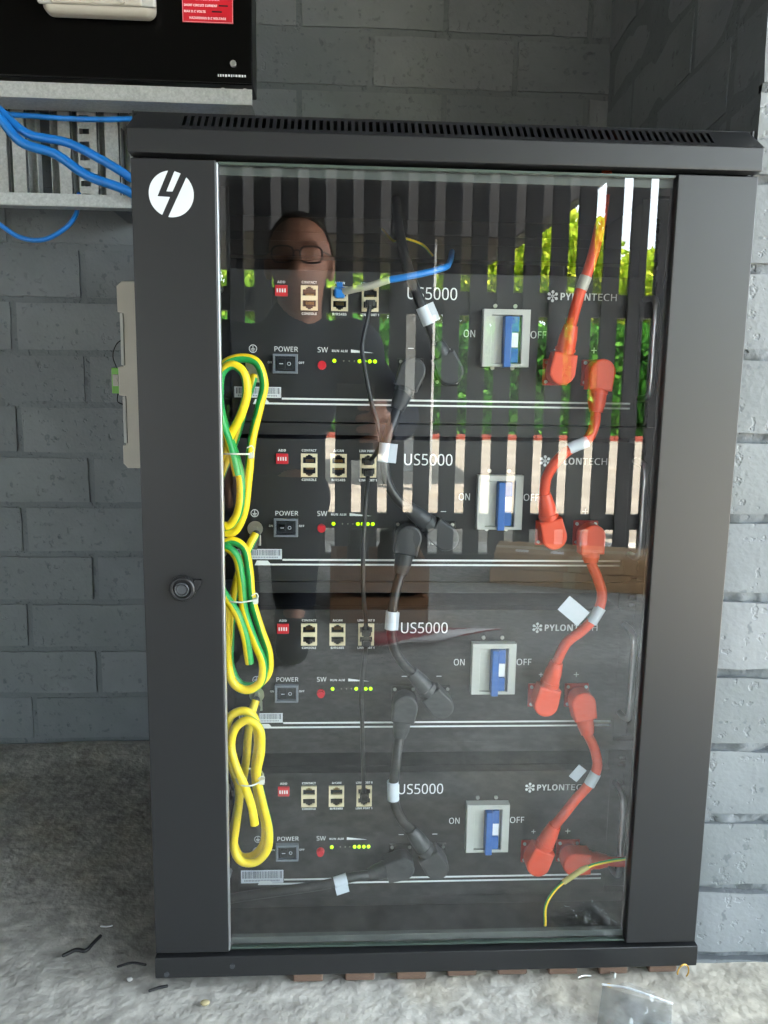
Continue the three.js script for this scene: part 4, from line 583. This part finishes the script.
// surface of a distance field on a grid
function fieldMesh(f, lo, hi, h) {
  const n = [0, 1, 2].map((k) => Math.ceil((hi[k] - lo[k]) / h) + 1), [nx, ny, nz] = n, d = new Float32Array(nx * ny * nz), id = (i, j, k) => (k * ny + j) * nx + i;
  for (let k = 0; k < nz; k++) for (let j = 0; j < ny; j++) for (let i = 0; i < nx; i++) d[id(i, j, k)] = f(lo[0] + i * h, lo[1] + j * h, lo[2] + k * h);
  const vid = new Int32Array(nx * ny * nz).fill(-1), pos = [], idx = [], E = []; for (let a = 0; a < 8; a++) for (const b of [1, 2, 4]) if (!(a & b)) E.push([a, a | b]);
  for (let k = 0; k < nz - 1; k++) for (let j = 0; j < ny - 1; j++) for (let i = 0; i < nx - 1; i++) {
    const c = []; let m = 0; for (let a = 0; a < 8; a++) { const v = d[id(i + (a & 1), j + ((a >> 1) & 1), k + (a >> 2))]; c.push(v); if (v < 0) m |= 1 << a; } if (m === 0 || m === 255) continue;
    let s = [0, 0, 0], q = 0; for (const [a, b] of E) if ((c[a] < 0) !== (c[b] < 0)) { const t = c[a] / (c[a] - c[b]); for (let x = 0; x < 3; x++) { const pa = (a >> x) & 1, pb = (b >> x) & 1; s[x] += pa + (pb - pa) * t; } q++; }
    vid[id(i, j, k)] = pos.length / 3; pos.push(lo[0] + (i + s[0] / q) * h, lo[1] + (j + s[1] / q) * h, lo[2] + (k + s[2] / q) * h);
  }
  const quad = (a, b, c, e, flip) => { if (Math.min(a, b, c, e) < 0) return; flip ? idx.push(a, c, b, a, e, c) : idx.push(a, b, c, a, c, e); };
  for (let k = 1; k < nz - 1; k++) for (let j = 1; j < ny - 1; j++) for (let i = 1; i < nx - 1; i++) {
    const s = d[id(i, j, k)] < 0; if (s !== (d[id(i + 1, j, k)] < 0)) quad(vid[id(i, j - 1, k - 1)], vid[id(i, j, k - 1)], vid[id(i, j, k)], vid[id(i, j - 1, k)], !s);
    if (s !== (d[id(i, j + 1, k)] < 0)) quad(vid[id(i - 1, j, k - 1)], vid[id(i - 1, j, k)], vid[id(i, j, k)], vid[id(i, j, k - 1)], !s);
    if (s !== (d[id(i, j, k + 1)] < 0)) quad(vid[id(i - 1, j - 1, k)], vid[id(i, j - 1, k)], vid[id(i, j, k)], vid[id(i - 1, j, k)], !s);
  }
  const g = new THREE.BufferGeometry(); g.setAttribute('position', new THREE.BufferAttribute(new Float32Array(pos), 3)); g.setIndex(idx); g.computeVertexNormals(); return g;
}
const smin = (a, b, k) => { const h = clamp(0.5 + 0.5 * (b - a) / k); return b + (a - b) * h - k * h * (1 - h); };
function bones(list, k) { // tapered capsules joined smoothly
  const L = list.map(([a, b, r0, r1]) => ({ a, d: [b[0] - a[0], b[1] - a[1], b[2] - a[2]], l2: (b[0] - a[0]) ** 2 + (b[1] - a[1]) ** 2 + (b[2] - a[2]) ** 2 + 1e-9, r0, r1 }));
  return (x, y, z) => { let m = 1e3; for (const { a, d, l2, r0, r1 } of L) { const px = x - a[0], py = y - a[1], pz = z - a[2], t = clamp((px * d[0] + py * d[1] + pz * d[2]) / l2), e = Math.hypot(px - d[0] * t, py - d[1] * t, pz - d[2] * t) - (r0 + (r1 - r0) * t); m = m > 100 ? e : smin(m, e, k); } return m; };
}
{
  const P = thing('person', 'crouching person in dark navy clothes and glasses, mirrored taking the photo', 'person', [0.1, FLOOR, 1.25]);
  const px = 0.1, py = FLOOR, pz = 1.25, L = (a) => [a[0] - px, a[1] - py, a[2] - pz];
  const J = { neck0: [0.07, 0.74, 1.30], neck1: [0.084, 0.84, 1.275], sl: [-0.12, 0.705, 1.31], sr: [0.22, 0.715, 1.31], ch: [0.05, 0.60, 1.32], wa: [-0.01, 0.42, 1.37], pel: [-0.04, 0.26, 1.42], hl: [-0.11, 0.25, 1.41], hr: [0.03, 0.25, 1.41], kl: [-0.09, 0.40, 1.06], kr: [0.085, 0.36, 1.08], al: [-0.07, 0.05, 1.20], ar: [0.075, 0.05, 1.22], fl: [-0.08, -0.005, 1.06], fr: [0.08, -0.005, 1.08], er: [0.325, 0.55, 1.12], wr: [0.274, 0.505, 0.89], el: [-0.17, 0.53, 1.17], wl: [-0.10, 0.455, 1.00] };
  for (const k in J) J[k] = L(J[k]);
  const torso = [[J.ch, J.wa, 0.135, 0.12], [J.wa, J.pel, 0.12, 0.13], [J.sl, J.sr, 0.07, 0.07], [J.ch, J.sl, 0.10, 0.065], [J.ch, J.sr, 0.10, 0.065]], arms = [[J.sr, J.er, 0.058, 0.045], [J.er, J.wr, 0.043, 0.03], [J.sl, J.el, 0.058, 0.045], [J.el, J.wl, 0.043, 0.03]], legs = [[J.hl, J.kl, 0.09, 0.062], [J.kl, J.al, 0.06, 0.042], [J.hr, J.kr, 0.09, 0.062], [J.kr, J.ar, 0.06, 0.042]];
  const fig = bones([...torso, ...arms, ...legs, [J.neck0, J.neck1, 0.06, 0.054], [J.al, J.fl, 0.035, 0.03], [J.ar, J.fr, 0.035, 0.03]], 0.04);
  const bodyG = fieldMesh((x, y, z) => fig(x, y, z) + 0.006, [-0.40, -0.02, -0.45], [0.36, 0.99, 0.34], 0.013);
  // head, looking at the phone: local frame with the face along -z
  const hc = L([0.086, 0.925, 1.25]);
  const ell = (x, y, z, c, r) => { const a = Math.hypot((x - c[0]) / r[0], (y - c[1]) / r[1], (z - c[2]) / r[2]); return (a - 1) * Math.min(...r); };
  const headF = (x, y, z) => { x -= hc[0]; y -= hc[1]; z -= hc[2]; const s = Math.abs(x); let d = ell(x, y, z, [0, 0.025, 0.012], [0.077, 0.095, 0.097]); d = smin(d, ell(x, y, z, [0, -0.045, -0.028], [0.057, 0.074, 0.066]), 0.03); d = smin(d, ell(x, y, z, [0, -0.105, -0.052], [0.026, 0.02, 0.026]), 0.025); d = smin(d, bones([[[0, 0.012, -0.083], [0, -0.028, -0.108], 0.009, 0.0135]], 0.01)(x, y, z), 0.012); d = smin(d, ell(s, y, z, [0.014, -0.032, -0.095], [0.009, 0.007, 0.011]), 0.008); d = smin(d, ell(s, y, z, [0.03, 0.03, -0.078], [0.024, 0.008, 0.013]), 0.014); d = Math.max(d, -ell(s, y, z, [0.031, 0.008, -0.1], [0.018, 0.012, 0.02])); d = smin(d, ell(s, y, z, [0.031, 0.008, -0.071], [0.0135, 0.0125, 0.0135]), 0.004); d = smin(d, ell(x, y, z, [0, -0.066, -0.088], [0.025, 0.006, 0.01]), 0.004); d = smin(d, ell(x, y, z, [0, -0.077, -0.086], [0.021, 0.0065, 0.01]), 0.004); d = smin(d, ell(s, y, z, [0.079, -0.008, 0.012], [0.011, 0.032, 0.02]), 0.006); return smin(d, bones([[[0, -0.06, 0.02], [0, -0.16, 0.045], 0.054, 0.057]], 0.02)(x, y, z), 0.03); };
  const headG = fieldMesh(headF, [hc[0] - 0.11, hc[1] - 0.2, hc[2] - 0.14], [hc[0] + 0.11, hc[1] + 0.14, hc[2] + 0.13], 0.0042);
  // right hand closed round the phone's edge: palm at the phone's right side, four fingers across its far side, thumb on the near side
  const H = L([0.274, 0.505, 0.875]), at = (x, y, z) => L([x, y, z]);
  const hand = [[H, at(0.276, 0.53, 0.835), 0.027, 0.026], [at(0.276, 0.53, 0.835), at(0.279, 0.56, 0.82), 0.024, 0.018]];
  [[0.585, 0.9, 0.009], [0.563, 1, 0.0095], [0.541, 0.95, 0.0092], [0.520, 0.78, 0.008]].forEach(([y, l, r]) => hand.push([at(0.272, y - 0.012, 0.822), at(0.277, y, 0.788), r * 1.15, r], [at(0.277, y, 0.788), at(0.26, y - 0.002, 0.769), r, r * 0.95], [at(0.26, y - 0.002, 0.769), at(0.26 - 0.03 * l, y - 0.006, 0.7685), r * 0.95, r * 0.8]));
  hand.push([at(0.258, 0.53, 0.832), at(0.24, 0.545, 0.815), 0.0135, 0.0115], [at(0.24, 0.545, 0.815), at(0.225, 0.57, 0.807), 0.011, 0.009]);
  const handR = fieldMesh(bones(hand, 0.007), L([0.18, 0.46, 0.75]), L([0.31, 0.63, 0.92]), 0.0034);
  const HL = J.wl, lh = [[HL, [HL[0] + 0.03, HL[1] - 0.02, HL[2] - 0.06], 0.027, 0.03]]; for (let q = 0; q < 4; q++) { const o = (q - 1.5) * 0.02, b = [HL[0] + 0.03 + o, HL[1] - 0.02, HL[2] - 0.07], c = [b[0] + 0.01, b[1] - 0.035 - (q === 3 ? -0.01 : 0), b[2] - 0.035], e = [c[0] + 0.006, c[1] - 0.035, c[2] - 0.006]; lh.push([b, c, 0.0105, 0.009], [c, e, 0.009, 0.0078]); } lh.push([[HL[0] + 0.05, HL[1] - 0.01, HL[2] - 0.03], [HL[0] + 0.075, HL[1] - 0.03, HL[2] - 0.055], 0.013, 0.01], [[HL[0] + 0.075, HL[1] - 0.03, HL[2] - 0.055], [HL[0] + 0.078, HL[1] - 0.055, HL[2] - 0.07], 0.01, 0.0085]);
  const handL = fieldMesh(bones(lh, 0.007), [HL[0] - 0.06, HL[1] - 0.14, HL[2] - 0.16], [HL[0] + 0.13, HL[1] + 0.05, HL[2] + 0.05], 0.0036);
  part(P, 'body', merge(bodyG, headG, handR, handL), M.skin);
  const jack = bones([...torso.map(([a, b, r, s]) => [a, b, r + 0.004, s + 0.004]), ...arms.map(([a, b, r, s]) => [a, b, r + 0.008, s + 0.006]), [J.neck0, [J.neck0[0], J.neck0[1] + 0.045, J.neck0[2] - 0.01], 0.07, 0.066]], 0.04);
  const wristCut = (x, y, z) => Math.max(0.035 - Math.hypot(x - J.wr[0], y - J.wr[1], z - J.wr[2]), 0.035 - Math.hypot(x - J.wl[0], y - J.wl[1], z - J.wl[2]));
  const fold = fbm(8, 3, 411);
  part(P, 'jacket', fieldMesh((x, y, z) => Math.max(jack(x, y, z) - 0.008 * (fold(x * 1.3 + z + 2, y * 1.7 + 2) - 0.5), wristCut(x, y, z), 0.20 - y), [-0.40, 0.15, -0.45], [0.38, 1.0, 0.36], 0.013), M.navy);
  part(P, 'trousers', fieldMesh((x, y, z) => { const l = bones([...legs.map(([a, b, r, s]) => [a, b, r + 0.01, s + 0.012]), [J.wa, J.pel, 0.11, 0.14]], 0.05); return Math.max(PL(x, y, z, l) - 0.008 * (fold(x * 1.7 + 1, y * 1.9 + z + 1) - 0.5), 0.075 - y, y - 0.45); }, [-0.36, 0.0, -0.36], [0.30, 0.5, 0.36], 0.014), std({ color: 0x171c28, roughness: 0.85 }));
  function PL(x, y, z, l) { return l(x, y, z); }
  for (const [a, f] of [[J.al, J.fl], [J.ar, J.fr]]) part(P, 'shoe', fieldMesh((x, y, z) => Math.max(bones([[[a[0], 0.045, a[2] + 0.03], [f[0], 0.035, f[2] - 0.05], 0.046, 0.04], [a, [a[0], 0.05, a[2]], 0.05, 0.05]], 0.03)(x, y, z), 0.002 - y), [Math.min(a[0], f[0]) - 0.08, -0.005, f[2] - 0.12], [Math.max(a[0], f[0]) + 0.08, 0.17, a[2] + 0.12], 0.008), M.rubber);
  part(P, 'hair', fieldMesh((x, y, z) => Math.max(headF(x, y, z) - 0.006, -(headF(x, y, z)) - 0.004, hc[1] + 0.055 - y + (z - hc[2]) * -1.15, hc[1] - 0.06 - y), [hc[0] - 0.11, hc[1] - 0.08, hc[2] - 0.12], [hc[0] + 0.11, hc[1] + 0.14, hc[2] + 0.13], 0.005), M.hair);
  const gl = []; for (const s of [-1, 1]) { const c = []; for (let k = 0; k <= 28; k++) { const a = k / 28 * Math.PI * 2, e = 0.65, cx = Math.sign(Math.cos(a)) * Math.abs(Math.cos(a)) ** e * 0.026, cy = Math.sign(Math.sin(a)) * Math.abs(Math.sin(a)) ** e * 0.019; c.push([hc[0] + s * 0.034 + cx, hc[1] + 0.006 + cy, hc[2] - 0.108 + Math.abs(s * 0.034 + cx) * 0.16]); } gl.push(tube(c, 0.0024, 60, 8), capped([[hc[0] + s * 0.061, hc[1] + 0.014, hc[2] - 0.098], [hc[0] + s * 0.078, hc[1] + 0.012, hc[2] - 0.06], [hc[0] + s * 0.083, hc[1] + 0.008, hc[2] + 0.012]], 0.002, 24, 8)); } gl.push(capped([[hc[0] - 0.008, hc[1] + 0.012, hc[2] - 0.106], [hc[0], hc[1] + 0.015, hc[2] - 0.109], [hc[0] + 0.008, hc[1] + 0.012, hc[2] - 0.106]], 0.002, 12, 8));
  part(P, 'glasses', merge(gl), M.rubber);
  // phone, held upright behind the point the picture is taken from
  const ph = thing('phone', 'dark mobile phone held upright by the mirrored photographer', 'phone', [0.222, 0.548, 0.789]); ph.rotation.set(-0.151, -0.053, 0, 'YXZ');
  part(ph, 'case', new RoundedBoxGeometry(0.076, 0.155, 0.009, 3, 0.004), M.rubber); part(ph, 'screen', bx(-0.034, 0.034, -0.073, 0.073, 0.0043, 0.0049, 0), std({ color: 0x0c0d10, roughness: 0.08 }));
  part(ph, 'camera_bump', merge(new RoundedBoxGeometry(0.032, 0.034, 0.0022, 2, 0.001).translate(-0.016, 0.055, -0.0052), cylZ(0.006, 0.001, -0.0225, 0.0615, -0.0064, 20), cylZ(0.006, 0.001, -0.0225, 0.0475, -0.0064, 20)), M.blackDeep);
}
shade(scene);
renderer.render(scene, camera);
